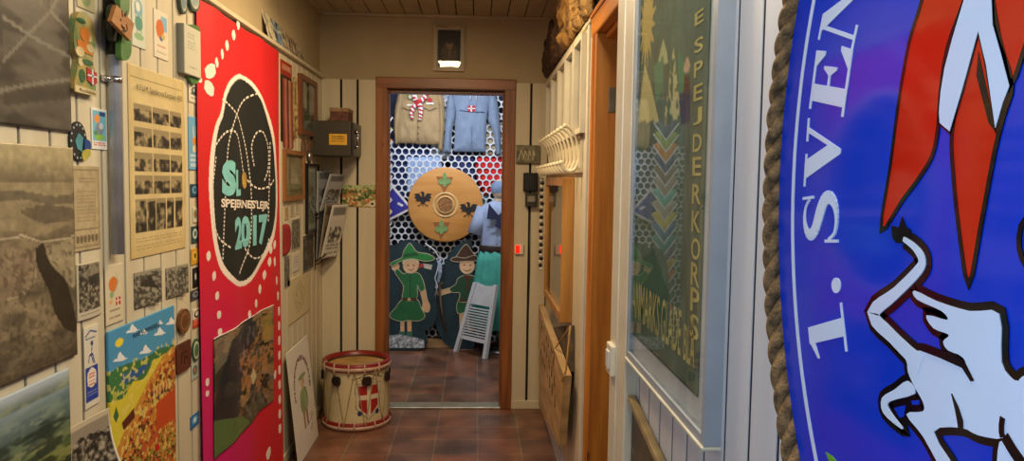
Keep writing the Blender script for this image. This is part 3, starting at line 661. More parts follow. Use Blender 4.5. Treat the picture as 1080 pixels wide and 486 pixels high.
# pine edged case
r = root('pine_case', 'shallow honey-pine wall case with a glass front under the coat rack', 'wall case', (XR-.03, 3.75, .8))
Kp = PR(.055); zt = on(0, XR-.055, 592, 187)[2]; zb = .80; ya, yb_ = 3.33, 4.16
g = MB(); M_pinel = wood('honey_pine', 'c08e48', '9c6c30')
g.bev((XR-.055, ya, zb), (XR-.001, ya+.022, zt), .003); g.bev((XR-.055, yb_-.022, zb), (XR-.001, yb_, zt), .003); g.bev((XR-.055, ya+.022, zt-.04), (XR-.001, yb_-.022, zt), .003); g.bev((XR-.055, ya+.022, zb), (XR-.001, yb_-.022, zb+.04), .003)
obj('frame', g, M_pinel, r); obj('back_panel', MB().box((XR-.012, ya+.02, zb+.03), (XR-.001, yb_-.02, zt-.03)), mat('grey_felt', '8a8474', .8), r)
obj('glass', MB().box((XR-.046, ya+.02, zb+.03), (XR-.043, yb_-.02, zt-.03)), pane_mat(), r)
# carved plank hanging on twine, board behind it
WP = PR(.030); P = [WP.px(*q, .0) for q in ((574, 321), (585, 350), (603, 396), (597, 470), (574.5, 428))]
r = root('carved_plank', 'worn tan wooden plank with burnt letters, hung slanting on twine low on the right wall', 'wooden sign', (XR-.02, 3.9, .2))
g = MB().prism(WP, P, .0, .034); obj('plank', g, wood('tan_plank', 'c4a472', 'a08050', 1, 6, .7, False, .2), r)
(ax, az), (bx, bz) = P[0], P[2]; vv = np.array([bx-ax, bz-az]); vv /= np.linalg.norm(vv); nn = np.array([vv[1], -vv[0]])
if nn[1] > 0: nn = -nn
M_burn = mat('burnt_wood', '3c2a18', .8); g = MB(); rs = random.Random(4)
for row in range(3):
    for k in range(7):
        b = np.array([ax, az])+vv*(.10+k*.13+row*.05)+nn*(.06+row*.085)
        for s_ in range(3):
            e = b+vv*rs.uniform(0, .05)-nn*rs.uniform(-.02, .05); f = b+vv*rs.uniform(0, .05)+nn*rs.uniform(0, .03); obj('burnt_letter', MB().stroke(WP, [tuple(e), tuple(f)], .007, .034, .0355), M_burn, r)

pt = WP.pt(*WP.px(588, 352), .03); e1 = WP.pt(*P[2], .02)
obj('twine', MB().tube([WP.pt(*WP.px(604, 343), .01), e1+np.array([-.004, .01, .02]), e1+np.array([-.02, .01, -.03])], .004, 6).tube([WP.pt(*WP.px(600, 346), .0), WP.pt(*WP.px(590, 372), .036)], .003, 6), mat('jute', 'a07c40', .9), r)
Q = [PR(.002).px(*q) for q in ((587, 345), (606, 343), (606, 392), (590, 372))]
g = MB().prism(PR(.002), Q, 0, .022); obj('slate_plaque', g, mat('weathered_board', '5a4c3a', .8, var=.3), label='small dark weathered board behind the twine of the carved plank', cat='board')
# bark slabs on the ledge
def bark(name, px0, px1, yt, yb, label, seed, c1, c2):
    a0 = PR(.01).px(px0, 60)[0]; a1 = PR(.01).px(px1, 60)[0]; zt = PR(.01).px(px0, yt)[1]; rs = random.Random(seed)
    y0, y1 = -a1, -a0; n = 40; zb = ZP+.019; zt = max(zt, zb+.12); H = 44; mb = MB(); vs = []; nz = vnoise(H+1, n+1, 6, seed, 5, .8)
    top = vnoise(2, n+1, 9, seed+3, 3, 1)[0]; vn1 = vnoise(2, n+1, 11, seed+8, 2, 1)[0]
    for side in (0, 1):
        for j in range(H+1):
            for i in range(n+1):
                u, v = i/n, j/H; ht = (zt-zb)*(.72+.9*(top[i]-.5))*(1-.3*abs(2*u-1)**4); gr = .35+1.3*vn1[i]; th = .024*gr*math.sqrt(max(0, 1-abs(2*u-1)**6))*math.sqrt(max(0.05, 1-abs(2*v-1)**6))*(.1+2.4*max(nz[j, i]-.12, 0))
                yy = y0+(y1-y0)*u+.05*(nz[j, i]-.5)*abs(2*u-1); vs.append((XR+.004-.02+(-th if side else th*.6)-.010, yy, zb+.0+ht*v))
    W = n+1; B = W*(H+1)
    for j in range(H):
        for i in range(n):
            f = (j*W+i, j*W+i+1, (j+1)*W+i+1, (j+1)*W+i); mb.f.append(f); mb.f.append(tuple(B+x for x in f[::-1]))
    ring = [i for i in range(W)]+[j*W+W-1 for j in range(1, H+1)]+[H*W+i for i in range(n-1, -1, -1)]+[j*W for j in range(H-1, 0, -1)]
    for i in range(len(ring)): p, q = ring[i], ring[(i+1) % len(ring)]; mb.f.append((q, p, B+p, B+q))
    mb.v = [tuple(v) for v in vs]; mb.m = [0]*len(mb.f); mb.sm = [False]*len(mb.f)
    obj(name, mb, mat('bark_%d' % seed, c1, .85, col2=c2, scale=22, stretch=(1, 1, .45), bump=1.0, bscale=35), label=label, cat='bark', group='bark slabs on the ledge')
bark('bark_slab', 579.5, 591, 28, 74, 'dark brown bark slab farthest along the ledge over the glazed pictures', 31, '4e3420', '26160c')
bark('bark_slab', 589, 602, 8, 60, 'tall dark bark slab second from the back wall on the right ledge', 33, '5c4026', '2a1a0e')
bark('bark_slab', 598, 614, -18, 40, 'tan split bark slab with pale streaks on the right ledge, nearer than the dark ones', 37, 'a8803e', '4a2e14')
bark('bark_slab', 611, 628, -40, 15, 'golden brown bark piece on the right ledge nearest the pine doorway', 41, 'b08a48', '3a2410')

# ================================================================== BACK WALL
r = root('portrait', 'small framed dark portrait photograph hung above the far doorway', 'picture', (-.18, YB-.01, 2.11))
z1, z0 = 2.388, 2.112; yw = YB+.012; Bp = Pl((0, yw, 0), (1, 0, 0), (0, -1, 0)); obj('frame', frame_bars(Bp, -.276, z0, -.086, z1, .016, 0, .022), wood('gilt_wood', 'b09a6c', '8a7448', 2, 9, .4, False), r)
obj('mount', frame_bars(Bp, -.262, z0+.014, -.1, z1-.014, .012, 0, .012), M_white, r)
S = Sheet(Bp, -.252, -.11, z1-.024, z0+.024, .002)
def pnt(c):
    c.fill('16120e'); c.ell(.52, .62, .34, .3, '4a3826'); c.ell(.52, .36, .15, .16, '8a6a4c'); c.ell(.52, .27, .16, .09, '2a1c12'); c.rect(0, .86, 1, 1, '2c261c'); c.ell(.44, .36, .02, .012, '30201a'); c.ell(.60, .36, .02, .012, '30201a'); c.poly([(.45, .55), (.6, .55), (.52, .8)], '6a5a44'); c.line([(.46, .45), (.58, .45)], .02, '5a3a2c')
printed('photograph', S, pnt, 50, 80, .004, 'paper', r); obj('glass', MB().rect(Bp, -.258, z0+.018, -.104, z1-.018, .010, .012), pane_mat(), r)
S = mk(PB(.004), 361, 397, 195, 218)
def pnt(c):
    c.fill('8a8a50'); c.mask(c.n(12, 3, 3) > .5, 'c07040'); c.mask(c.n(16, 9, 3) > .58, 'd8c890'); c.mask(c.n(14, 19, 3) > .6, '40602c'); c.rect(0, 0, 1, .18, 'b8c088'); c.mask((c.n(20, 7, 2) > .62) & (c.v < .4), '50703c'); c.ell(.88, .85, .1, .14, 'e0dcc8'); c.ell(.88, .85, .05, .07, '3a4a40')
printed('postcard', S, pnt, 60, 40, label='wide colourful crowd postcard pinned left of the far doorway', cat='postcard')
r = root('wall_telephone', 'black wall telephone handset holder right of the far doorway', 'telephone', (.33, YB-.02, 1.3))
a0, z1 = PB(.03).px(552, 182); a1, z0 = PB(.03).px(567, 202); obj('box', MB().bev((a0, YB-.05, z0), (a1, YB-.003, z1), .008), M_black, r)
a2, z3 = PB(.03).px(554, 203); a3, z2 = PB(.03).px(566, 218); g = MB().bev((a2, YB-.055, z2), (a3, YB-.003, z3-.002), .006); obj('cradle', g, mat('dark_grey_plastic', '33322e', .4), r)
g = MB().bev((a2+.012, YB-.062, z2+.03), (a3-.012, YB-.052, z3-.02), .004); obj('plate', g, mat('label_grey', '8c8a7c', .4), r)
g = MB();
for i in range(5): g.disc(PB(.05), a0+.02+.012*(i % 3), z1-.03-.03*(i//3)*1.3, .004, 0, .003, n=10)
obj('buttons', g, mat('dark_grey_plastic', '33322e', .4), r)
obj('cord', MB().tube([((a0+a1)/2, YB-.012, z2), ((a0+a1)/2+.004, YB-.010, z2-.4), ((a0+a1)/2-.002, YB-.010, z2-.8), ((a0+a1)/2, YB-.010, .08)], .0045, 6), M_black, r)
S = mk(PB(.006), 544.5, 569, 153, 172)
def pnt(c): c.fill('6e6850'); c.c *= (.55+.9*c.n(6, 11, 4))[..., None]; [c.line([(.1+.2*i, .8), (.2+.18*i, .3), (.3+.16*i, .6)], .03, 'c8c0a0') for i in range(4)]
printed('relief_plaque', S, pnt, 50, 40, .02, label='grey-brown plaque with pale curling lines above the telephone', cat='plaque')
r = root('alarm_indicator', 'small white alarm box with a glowing red light right of the far doorway', 'indicator', (.27, YB-.01, 1.0))
a0, z1 = PB(.01).px(543, 257); a1, z0 = PB(.01).px(552, 268); obj('box', MB().bev((a0, YB-.025, z0), (a1, YB-.003, z1), .004), M_white, r)
obj('red_light', MB().bev((a0+.004, YB-.032, z0+.008), (a0+.030, YB-.024, z1-.008), .003), mat('red_led', 'e01010', .3, emit=('ff1808', 2.0)), r)

# ================================================================== LEFT WALL, FAR PART
r = root('key_cabinet', 'dark olive steel key cabinet with yellow label, on the left wall by the corner', 'cabinet', (-.83, 4.45, 1.57))
kx0, kx1, ky0, ky1, kz0, kz1 = XL+.002, -.725, 4.3, 4.59, 1.572, 1.772; M_ol = mat('olive_steel', '3a382c', .4, var=.08)
obj('body', MB().bev((kx0, ky0, kz0), (kx1, ky1, kz1), .006), M_ol, r)
d = obj('door', MB().bev((kx1, ky0+.006, kz0+.006), (kx1+.016, ky1-.006, kz1-.006), .003), mat('dark_steel', '26261f', .35), r)
g = MB()
for zz in (kz0+.055, kz1-.06): g.tube([(kx1+.016, ky0+.06, zz), (kx1+.035, ky0+.06, zz)], .011, 12)
g.tube([(kx1+.03, ky0+.06, kz0+.055), (kx1+.03, ky0+.06, kz1-.06)], .005, 8)
h = obj('handle', g, M_chrome, d)
Kp2 = Pl((0, ky0, 0), (1, 0, 0), (0, -1, 0)); (a0, z1), (a1, z0) = Kp2.px(347, 141), Kp2.px(366, 153)
S = Sheet(Kp2, a0, a1, z1, z0, 0)
def pnt(c): c.fill('d8a830'); c.lines(.15, .2, .85, .8, 3, '5a4210', 3)
printed('yellow_label', S, pnt, 40, 26, .001, parent=r)
r = root('cardboard_box', 'brown patterned box standing on top of the key cabinet', 'box', (-.8, 4.45, kz1))
(a0, z1), (a1, _) = Pl((0, 4.38, 0), (1, 0, 0), (0, -1, 0)).px(348, 112), Pl((0, 4.38, 0), (1, 0, 0), (0, -1, 0)).px(371, 120)
obj('box', MB().bev((a0, 4.38, kz1), (a1-.02, 4.54, z1-.015), .003), mat('brown_card', '6e4030', .7, col2='4a2a20', scale=40), r); obj('lid', MB().bev((a0-.003, 4.377, z1-.03), (a1-.017, 4.543, z1-.008), .003), mat('tan_card', '9a7a58', .7, var=.2, scale=40), r)
# magazine rack
r = root('magazine_rack', 'dark wire leaflet rack low on the left wall beside the back corner', 'rack', (XL+.03, 4.4, .9))
g = MB(); ra, rb = 4.40, 4.595
for z in (.95, 1.22): 
    g.tube([(XL+.008, ra, z), (XL+.06, ra, z+.04), (XL+.06, rb, z+.04), (XL+.008, rb, z)], .0035, 6)
for y in (ra, rb): g.tube([(XL+.006, y, .90), (XL+.006, y, 1.50)], .0025, 6); g.tube([(XL+.006, y, .93), (XL+.075, y, .97)], .003, 6); g.tube([(XL+.006, y, 1.2), (XL+.075, y, 1.24)], .003, 6)
obj('wire_frame', g, mat('dark_wire', '2c2c2e', .4, .5), r)
def leaf(name, y0, y1, z0, h, x0, lean, col, label, seed, th=.006):
    U = np.array([.33, .944, 0]); V = np.array([lean, -.35*lean, 1.]); V /= np.linalg.norm(V); Nn = np.cross(U, V); Nn /= np.linalg.norm(Nn); pl = Pl((XL+x0, y0, z0), U, Nn, V)
    S = Sheet(pl, 0, y1-y0, h, 0, 0)
    def pnt(c): c.fill(col); c.rect(.1, .06, .9, .2, tuple(np.clip(np.array(hx(col))*.6, 0, 1))); c.photo(.1, .3, .9, .7, '3a3a38', tuple(np.clip(np.array(hx(col))*1.1, 0, 1)), seed); c.lines(.1, .75, .9, .95, 4, '444440', seed)
    printed(name, S, pnt, 24, 34, th, label=label, cat='magazine', group='magazines in the wire rack', edge='c8c4b8')
leaf('magazine', 4.405, 4.58, 1.245, .24, .012, .02, '8c9098', 'grey magazine upright in the top pocket of the wire rack', 1)
leaf('magazine', 4.41, 4.59, 1.25, .23, .028, .30, 'a4a8ac', 'pale magazine leaning outwards from the top pocket of the wire rack', 2)
leaf('magazine', 4.405, 4.58, .965, .34, .010, .04, '4a4c50', 'dark magazine at the back of the lower pocket of the wire rack', 3)
leaf('magazine', 4.41, 4.585, .965, .33, .022, .14, '80705c', 'brown magazine in the middle of the lower pocket of the wire rack', 4)
leaf('magazine', 4.405, 4.59, .968, .33, .034, .24, 'd4d2c8', 'white magazine leaning outwards from the lower pocket of the wire rack', 5)
# cards leaning on top of the panelling
cards = [('c8c0a0', 'cream folded card leaning on the ledge just above the red banner'), ('6888a8', 'blue postcard leaning on the left ledge second from the banner'), ('a89878', 'buff booklet leaning on the left ledge in the middle of the row'), ('8a6a50', 'brownish postcard leaning on the left ledge past the buff booklet'), ('9a8a74', 'small tan card at the far end of the row on the left ledge')]
for i, (cl, lb) in enumerate(cards):
    y0 = 3.40+i*.135; V = np.array([-.28, 0, 1.]); V /= np.linalg.norm(V); pl = Pl((XL+.018, 0, ZP+.0185), (0, 1, 0), (V[2], 0, -V[0]), V); S = Sheet(pl, y0, y0+.13, .125-.012*i, 0, 0)
    def pnt(c, cl=cl, i=i): c.fill(cl); c.mask(c.n(8, 60+i, 3) > .53, '3a342a', .8); c.mask(c.n(8, 80+i, 3) > .6, 'd8d0b8', .8)
    printed('leaning_card', S, pnt, 26, 16, .003, label=lb, cat='card', group='cards on the left ledge')
def picture(name, pl, x0, x1, yt, yb, fw, fm, painter, label, th=.018, W=40, H=60, glass=True, mount=0):
    S0 = mk(pl, x0, x1, yt, yb, 0); r = root(name, label, 'picture', pl.pt((S0.a0+S0.a1)/2, S0.zb, .001))
    obj('frame', frame_bars(pl, S0.a0, S0.zb, S0.a1, S0.zt, fw, .001, th), fm, r)
    S = Sheet(pl, S0.a0+fw*.9, S0.a1-fw*.9, S0.zt-fw*.9, S0.zb+fw*.9, .002); printed('print', S, painter, W, H, .003, parent=r)
    if glass: obj('glass', MB().rect(pl, S.a0, S.zb, S.a1, S.zt, th-.008, th-.006), pane_mat(), r)
    return r
L0 = PL(0)
def pa(c): c.fill('6e6e5e'); c.mask(np.clip((c.n(4, 2, 4)-.45)*5, 0, 1), '3c3c34'); c.mask(np.clip((c.n(6, 12, 4)-.6)*8, 0, 1), '9a9680')
picture('framed_photograph', L0, 313.5, 330.5, 77, 141, .028, wood('red_brown_wood', '7c4428', '58301a', 2, 9, .4, False), pa, 'red-brown wood-framed picture high on the left wall beside the key cabinet', .024)
def pb_(c): c.fill('94886c'); c.mask(c.v > .7, '5e5c40', .8); c.c *= (.75+.5*c.n(5, 5, 4))[..., None]
picture('framed_print', L0, 297.5, 318.5, 157, 212, .022, wood('mid_wood', '9a6a3c', '7a4c26', 2, 9, .4, False), pb_, 'light brown wood-framed landscape print right of the red banner, above small cards')
def pc(c):
    c.fill('b8bcb0'); c.rect(.15, .1, .85, .9, '9aa094'); c.mask((c.n(9, 7, 3) > .55) & (c.v > .3), '4c5850', .8)
picture('black_framed_print', L0, 321.5, 334, 172, 247, .014, M_black, pc, 'narrow black-framed pale print between the wooden frame and the leaflet rack')
def bw(seed, dk='2c2a26', lt='a8a292', sky=.15, bord='c8c2ae', bd=.05):
    def f(c): c.fill(bord); c.photo(bd, bd, 1-bd, 1-bd, dk, lt, seed, sky)
    return f
def small(name, x0, x1, yt, yb, painter, label, cat='card', W=30, H=40, pl=None, **k): return printed(name, mk(pl or L0, x0, x1, yt, yb), painter, W, H, label=label, cat=cat, **k)
small('photograph', 306.5, 316.5, 231, 265, bw(11, '4a463c', '8e8874', 0), 'grey-brown photograph beside the red pouch, under the wood-framed landscape print', 'photograph')
small('photograph', 318.5, 331, 248, 289, bw(12, '1e1c1a', '6e685a', 0), 'dark photograph under the narrow black frame', 'photograph')
small('photograph', 299, 305.5, 270, 305, bw(13, '3a3832', '9a9484', .1), 'narrow grey photograph right against the banner edge under the red pouch', 'photograph')
def note(c): c.fill('ccc6b4'); c.lines(.2, .2, .8, .8, 5, '8a8678', 5)
small('note_card', 308, 316, 268, 288, note, 'small pale note card below the grey-brown photograph', 'card')
def lbl(col):
    def f(c): c.fill(col); c.lines(.15, .15, .85, .85, 4, '5a5448', 8)
    return f
small('label_card', 300.5, 304, 218, 232, lbl('b89a68'), 'tan label card at the banner edge under the wood-framed landscape print', 'card')
small('label_card', 306, 309.5, 216, 229, lbl('b0a890'), 'grey label card under the middle of the wood-framed landscape print', 'card')
small('label_card', 311, 315, 214, 226, lbl('c4bca4'), 'cream label card under the far corner of the wood-framed landscape print', 'card')
def sketch(c):
    c.fill('c9bb92'); 
    for i in range(5):
        P = [(.5+(.32-.05*i)*math.cos(t*.7+i)*(.7+.3*math.sin(3*t)), .5+(.36-.05*i)*math.sin(t*.7+i)) for t in range(10)]; c.line(P, .015, '9a8454', .7)
small('sketch_sheet', 303, 326, 296, 345, sketch, 'large cream sheet with a faint brown map sketch above the leaning white board', 'drawing', 44, 50)
(a0, z1), (a1, z0) = L0.px(297.8, 236), L0.px(303, 268)
obj('red_pouch', puffy(L0, [(a0, z1), (a1-.02, z1+.0), (a1, z1-.04), (a1, z0+.03), (a1-.03, z0), (a0, z0)], .002, .03, .006, .015), mat('red_felt', '8a1c1c', .8), label='small dark red felt pouch hanging at the right edge of the banner', cat='pouch')
# pennant with medal ribbons
S = mk(L0, 295.5, 307, 62, 148)
r = root('ribbon_display', 'dark narrow hanging with red header and red ribbons right beside the red banner', 'wall hanging', L0.pt((S.a0+S.a1)/2, S.zb))
def pnt(c): c.fill('26221e'); c.rect(0, 0, 1, .17, '9c2a20'); c.lines(.1, .04, .9, .13, 1, 'd8b890', 2, .8)
printed('backing', S, pnt, 40, 60, .004, parent=r)
for i, cl in enumerate(('8a3a2c', 'b06a5a', '6a2a22', 'a88060', '8a3a2c')):
    a = S.a0+(S.a1-S.a0)*(.15+.17*i); zt = S.zt-(S.zt-S.zb)*.22; obj('ribbon', MB().prism(L0, [(a-.010, zt), (a+.012, zt), (a+.016, zt-.18), (a+.03, zt-.33), (a+.008, zt-.34), (a-.004, zt-.18)], .006, .010+.001*i), mat('ribbon_%d' % i, cl, .7), r)
# rope lanyard
g = MB(); c0 = L0.px(309, 82); c1 = L0.px(311, 146)
for s_ in (-1, 1): g.tube([L0.pt(c0[0]+s_*.02*math.sin(t*PI), c0[1]+(c1[1]-c0[1])*t, .010+.004*s_) for t in np.linspace(0, 1, 12)], .007, 8)
for t in (.5, .6, .8): g.ball(L0.pt(c0[0], c0[1]+(c1[1]-c0[1])*t, .014), .018, n=8, sc=(.7, 1, 1.2))
obj('rope_lanyard', g, mat('straw_rope', 'a08858', .85, var=.3, scale=40), label='knotted straw-coloured rope lanyard left of the red-brown framed picture', cat='lanyard')
r = root('whistle_cord', 'brown whistle cords looped on the wall under the red-brown framed picture', 'cord', L0.pt(3.95, 1.3)); g = MB()
for k, (x, y) in enumerate(((318.5, 146), (323, 147), (326, 150))):
    c = L0.px(x, y); g.tube([L0.pt(c[0]+.03*math.sin(t), c[1]-.05+.055*math.cos(t), .008) for t in np.linspace(0, 2*PI, 16)], .0045, 6)
obj('loops', g, mat('brown_cord', '6a4a34', .8), r); c = L0.px(324, 168); obj('whistle', MB().tube([L0.pt(c[0], c[1]+.05, .012), L0.pt(c[0], c[1]-.02, .012)], .010, 8), M_chrome, r)
obj('strap', MB().prism(L0, [L0.px(317, 155), L0.px(321, 165), L0.px(320, 200), L0.px(318.7, 200)], .001, .005), mat('brown_cord', '6a4a34', .8), r)
# ================================================================== RED BANNER
BN = Pl((XL+.014, 0, 0), (0, 1, 0), (1, 0, 0), bend=lambda a, z: .005*math.sin(a*11+z*1.5)+.003*math.sin(a*23-z*2))
S = Sheet(BN, 2.565, 3.60, 2.036, .03, 0)
r = root('banner', 'tall red and magenta cloth banner with a black oval emblem on the left wall', 'banner', (XL+.014, 3.08, .03))
oval = [(253, 78), (264, 84), (272, 97), (278, 108), (284, 125), (289, 148), (291.5, 175), (293, 200), (292, 225), (287, 250), (279, 272), (270, 289), (262, 299), (252, 302), (243, 298), (233, 285), (226, 262), (222, 235), (219.5, 200), (220, 170), (222.5, 145), (226, 130), (231, 120), (233.5, 110), (236, 98), (243, 84)]
dash = lambda P, w, c, cv, on_=.035, per=.075, sm=True: None
def dashes(P, k, on_frac=.55):
    P = smooth_poly(P, 8, False); A = np.array(P); d = np.r_[0, np.cumsum(np.hypot(*np.diff(A, axis=0).T))]; n = max(1, int(d[-1]/k)); out = []
    for i in range(n):
        s0, s1 = (i)*d[-1]/n, (i+on_frac)*d[-1]/n; out.append([(np.interp(s_, d, A[:, 0]), np.interp(s_, d, A[:, 1])) for s_ in (s0, (s0+s1)/2, s1)])
    return out
def pnt(c):
    c.fill('cc1d22'); lo = np.clip((c.v-.42)*2.2, 0, 1)*np.clip(1.3-c.u*1.9, 0, 1); c.mask(lo, 'c41aa0'); lo2 = np.clip((c.v-.30)*2, 0, 1)*np.clip(1.4-c.u*1.5, 0, 1); c.mask(lo2, 'd01456', .55)
    c.poly(smooth_poly(c.q(oval), 4), 'e8e0d8'); A = np.array(c.q(oval)); m = A.mean(0); c.poly(smooth_poly([tuple(m+(p-m)*np.array([.90, .955])) for p in A], 4), '1c201e')
printed('cloth', S, pnt, 260, 480, .0012, 'cloth', r, .62)
M_bw = mat('banner_white', 'e6ded4', .7, var=.03); M_bt = mat('banner_teal', '7cc4ca', .7, var=.04)
g = MB(); bp = lambda P: [BN.px(x, y, .01) for x, y in P]
lines_ = [[(236, 105), (243, 110), (254, 125), (262, 150), (266, 180), (268, 215), (266, 260), (254, 290)], [(273, 98), (262, 105), (252, 120), (243, 150), (240, 190), (238, 240), (237, 275)], [(225, 160), (232, 148), (243, 138), (252, 142), (258, 165), (262, 185), (272, 198), (284, 197), (290, 188)],
          [(270, 175), (268, 155), (272, 140), (279, 140), (284, 155), (284, 178), (280, 192)], [(229, 165), (226, 200), (228, 235), (234, 252), (245, 262)], [(262, 262), (270, 272), (280, 268), (285, 250)], [(286, 150), (285, 190), (284, 235)]]
for P in lines_:
    g = MB()
    for q in dashes(P, 4.2, .6): g.stroke(BN, bp(q), .0075, .0015, .0028)
    obj('dotted_trail', g, M_bw, r)
g = MB()
dots = [(254, 26, 3, 25), (249, 37, 3, 25), (242, 48, 3, 25), (236, 57, 3, 25), (229, 66, 3, 20), (223, 75, 5, 60), (222, 93, 5.5, -45), (214, 84, 3, 0), (222.5, 270, 4, -12), (228.5, 291, 4, -8), (232, 312, 4, -4), (234, 332, 4, 0), (235, 350, 3.5, 0), (286, 263, 3, 20), (290, 258, 3, 30), (285, 276, 3.6, 15), (281, 290, 3.8, 15), (277, 305, 4, 12), (273, 320, 4, 8), (266, 332, 3, 20), (290, 276, 4.2, -6), (293, 296, 4.2, -4), (295, 312, 4.4, 0), (222, 403, 4, 2), (222, 415, 3, 2)]
dots += [(296.2, 328+i*15.5, 4.6, 0) for i in range(9)]+[(285+0*i, 478, 5, 20) for i in range(1)]+[(291, 395, 3, 25)]
for x, y, ln, an in dots:
    a = math.radians(an); dx, dy = math.sin(a)*ln, -math.cos(a)*ln; wdt = .036 if ln < 4.7 else .048
    P = bp([(x-dx, y-dy), (x-dx*.4, y-dy*.4), (x+dx*.4, y+dy*.4), (x+dx, y+dy)]); obj('footprint', MB().stroke(BN, P, [wdt*.6, wdt, wdt, wdt*.6], .0015, .0026), M_bw, r)
def quadpx(x0, x1, yt0, yb0, yt1, yb1): return [BN.px(x0, yb0), BN.px(x1, yb1), BN.px(x1, yt1), BN.px(x0, yt0)]
lettering(BN, 'S', quadpx(232.5, 247, 170, 207, 168, 206), M_bt, r, .0035, .07, 'letter'); lettering(BN, 'L', quadpx(247, 254, 179, 207, 179, 206), M_bt, r, .0035, .05, 'letter')
lettering(BN, "SPEJERNES'LEJR", quadpx(232, 282, 209, 221, 212, 223), M_bw, r, .0035, .03)
lettering(BN, '2017', quadpx(245, 281, 229, 265, 225, 257), M_bt, r, .0035, .055)
c = BN.px(259, 190); obj('gold_dot', MB().disc(BN, c[0], c[1], .030, .001, .0035, r2=.034), mat('ochre_print', 'b8964a', .7, var=.3), r)
# photo print on the banner
q4 = [(226.5, 357), (287, 327), (287, 438), (226.5, 500)]; P4 = [np.array(BN.px(*q)) for q in q4]
S = mk(BN, 226.5, 287, 357, 486, .004)
def pnt(c):
    fields(c, ['7c6440', '4a4a34', '8a7450', '62462e', '34382a', '94764c'], 5, 90, 0, '2a281c', rot=.8); c.poly([(0, .55), (.2, .1), (.55, 0), (.7, .1), (.4, .5), (.3, .95), (0, .9)], '1e2430', .75)
    c.mask((c.n(22, 4, 3) > .5) & c.inpoly([(.35, .3), (.9, .15), (1, .5), (.75, .8), (.4, .62)]), 'b07a44', .85); c.mask((c.n(26, 14, 3) > .62) & (c.u > .3), '98808c', .5); c.poly([(0, .68), (.4, .85), (.55, 1), (0, 1)], '5c7a42', .9)
    c.poly([(.02, .02), (.25, .02), (.15, .25), (.02, .3)], '8a8478', .6); c.poly([(.78, .1), (.95, .05), (1, .3), (.85, .35)], 'a08a40', .7); c.poly([(.55, .55), (.62, .5), (.7, .62), (.6, .66)], 'c8bc98')
printed('aerial_collage', S, pnt, 90, 110, .002, 'paper', None, .4, label='large dark aerial photo collage fixed on the lower part of the red banner', cat='photograph')

# ================================================================== LEFT WALL, NEAR PART
L1 = PL(0)
def pnt(c):
    c.fill('565046'); c.c *= (.72+.56*c.n(6, 2, 5, 5))[..., None]
    for sd, t, cl, al in ((51, .54, '3a362f', .7), (53, .58, '6c6658', .6)): c.mask(np.clip((c.n(3, sd, 4, 3)-t)*10, 0, 1), cl, al)
    c.mask((c.n(36, 31, 2) > .56)*(c.v < .5)*np.clip((c.n(3, 33, 3)-.4)*6, 0, 1), '8c8272', .5)
    for P in ([(0, 64), (14, 50), (27, 36), (50, 12), (58, -4)], [(0, 18), (14, 27), (27, 36), (44, 46), (72, 60)], [(50, 12), (60, 22), (71, 34)], [(-4, 96), (24, 90), (50, 86), (72, 84)]): c.line(smooth_poly(c.q(P), 6, False), .013, '827c6c', .7)
    c.poly(c.q([(0, 30), (22, 38), (0, 58)]), '6a6456', .5); c.poly(c.q([(0, 98), (40, 90), (72, 88), (72, 104), (30, 108), (0, 112)]), '3e3a32', .6)
printed('aerial_photograph', Sheet(L1, 1.28, L1.px(71, 100)[0], 2.04, L1.px(71, 139)[1], .002), pnt, 110, 90, .006, rough=.35, label='dark grey-brown aerial photograph of roads and fields, topmost on the left wall', cat='photograph')
def haze(c, far, hz, k): c.mask(np.clip(1-(c.v-hz)*k, 0, 1)*(c.v > hz), far, .8)
def pnt(c):
    c.fill('7e7158'); c.c *= (.72+.56*c.n(5, 2, 6, 3.2))[..., None]
    for sd, t, cl, al in ((11, .52, '544c3e', .75), (13, .6, 'a09272', .6), (17, .57, '625846', .6)): c.mask(np.clip((c.n(3.2, sd, 5, 4.5)-t)*10, 0, 1), cl, al)
    haze(c, '9a8d6c', .16, 3.0); c.mask(np.clip((.17-c.v)*9, 0, 1), 'a89b76'); Q = lambda P: smooth_poly(c.q(P), 3)
    c.poly(Q([(-20, 203), (10, 200), (30, 203), (55, 207), (76, 204), (76, 213), (50, 216), (20, 210), (-20, 214)]), '564f42', .65); c.poly(Q([(20, 222), (45, 216), (76, 220), (76, 230), (50, 236), (28, 230)]), '564e40', .65); c.poly(Q([(-20, 186), (20, 184), (60, 188), (76, 187), (76, 193), (20, 191), (-20, 194)]), '766c54', .6)
    c.poly(Q([(35, 262), (43, 257), (47, 272), (57, 286), (67, 297), (75, 324), (78, 350), (66, 346), (55, 330), (50, 309), (43, 295), (36, 279)]), '2c2720', .88); c.line(c.q([(-10, 254), (6, 252), (20, 248), (40, 255), (56, 253), (76, 249)]), .009, 'bcb090', .8)
    c.poly(Q([(47, 261), (60, 257), (76, 252), (76, 302), (62, 290), (50, 275)]), 'a09474', .8); c.poly(Q([(-10, 266), (15, 262), (33, 266), (35, 290), (22, 308), (-10, 316)]), '8c7a62', .7)
    c.line(c.q([(34, 262), (35, 280), (34, 296), (22, 310), (0, 318)]), .006, 'b4a688', .6); c.mask(np.clip((c.v-.8)*3.2, 0, 1), '3a332a', .7)
    c.mask((c.n(40, 5, 3) > .6)*(c.v > .45), '352f26', .35); c.c *= (.86+.3*c.n(34, 6, 3))[..., None]
printed('sepia_aerial_photograph', Sheet(L1, 1.28, L1.px(75.5, 260)[0], L1.px(0, 150)[1], L1.px(0, 407)[1], .002), pnt, 110, 120, .006, rough=.3, label='large sepia aerial photograph with pale sky and dark wood beside the old certificate', cat='photograph')
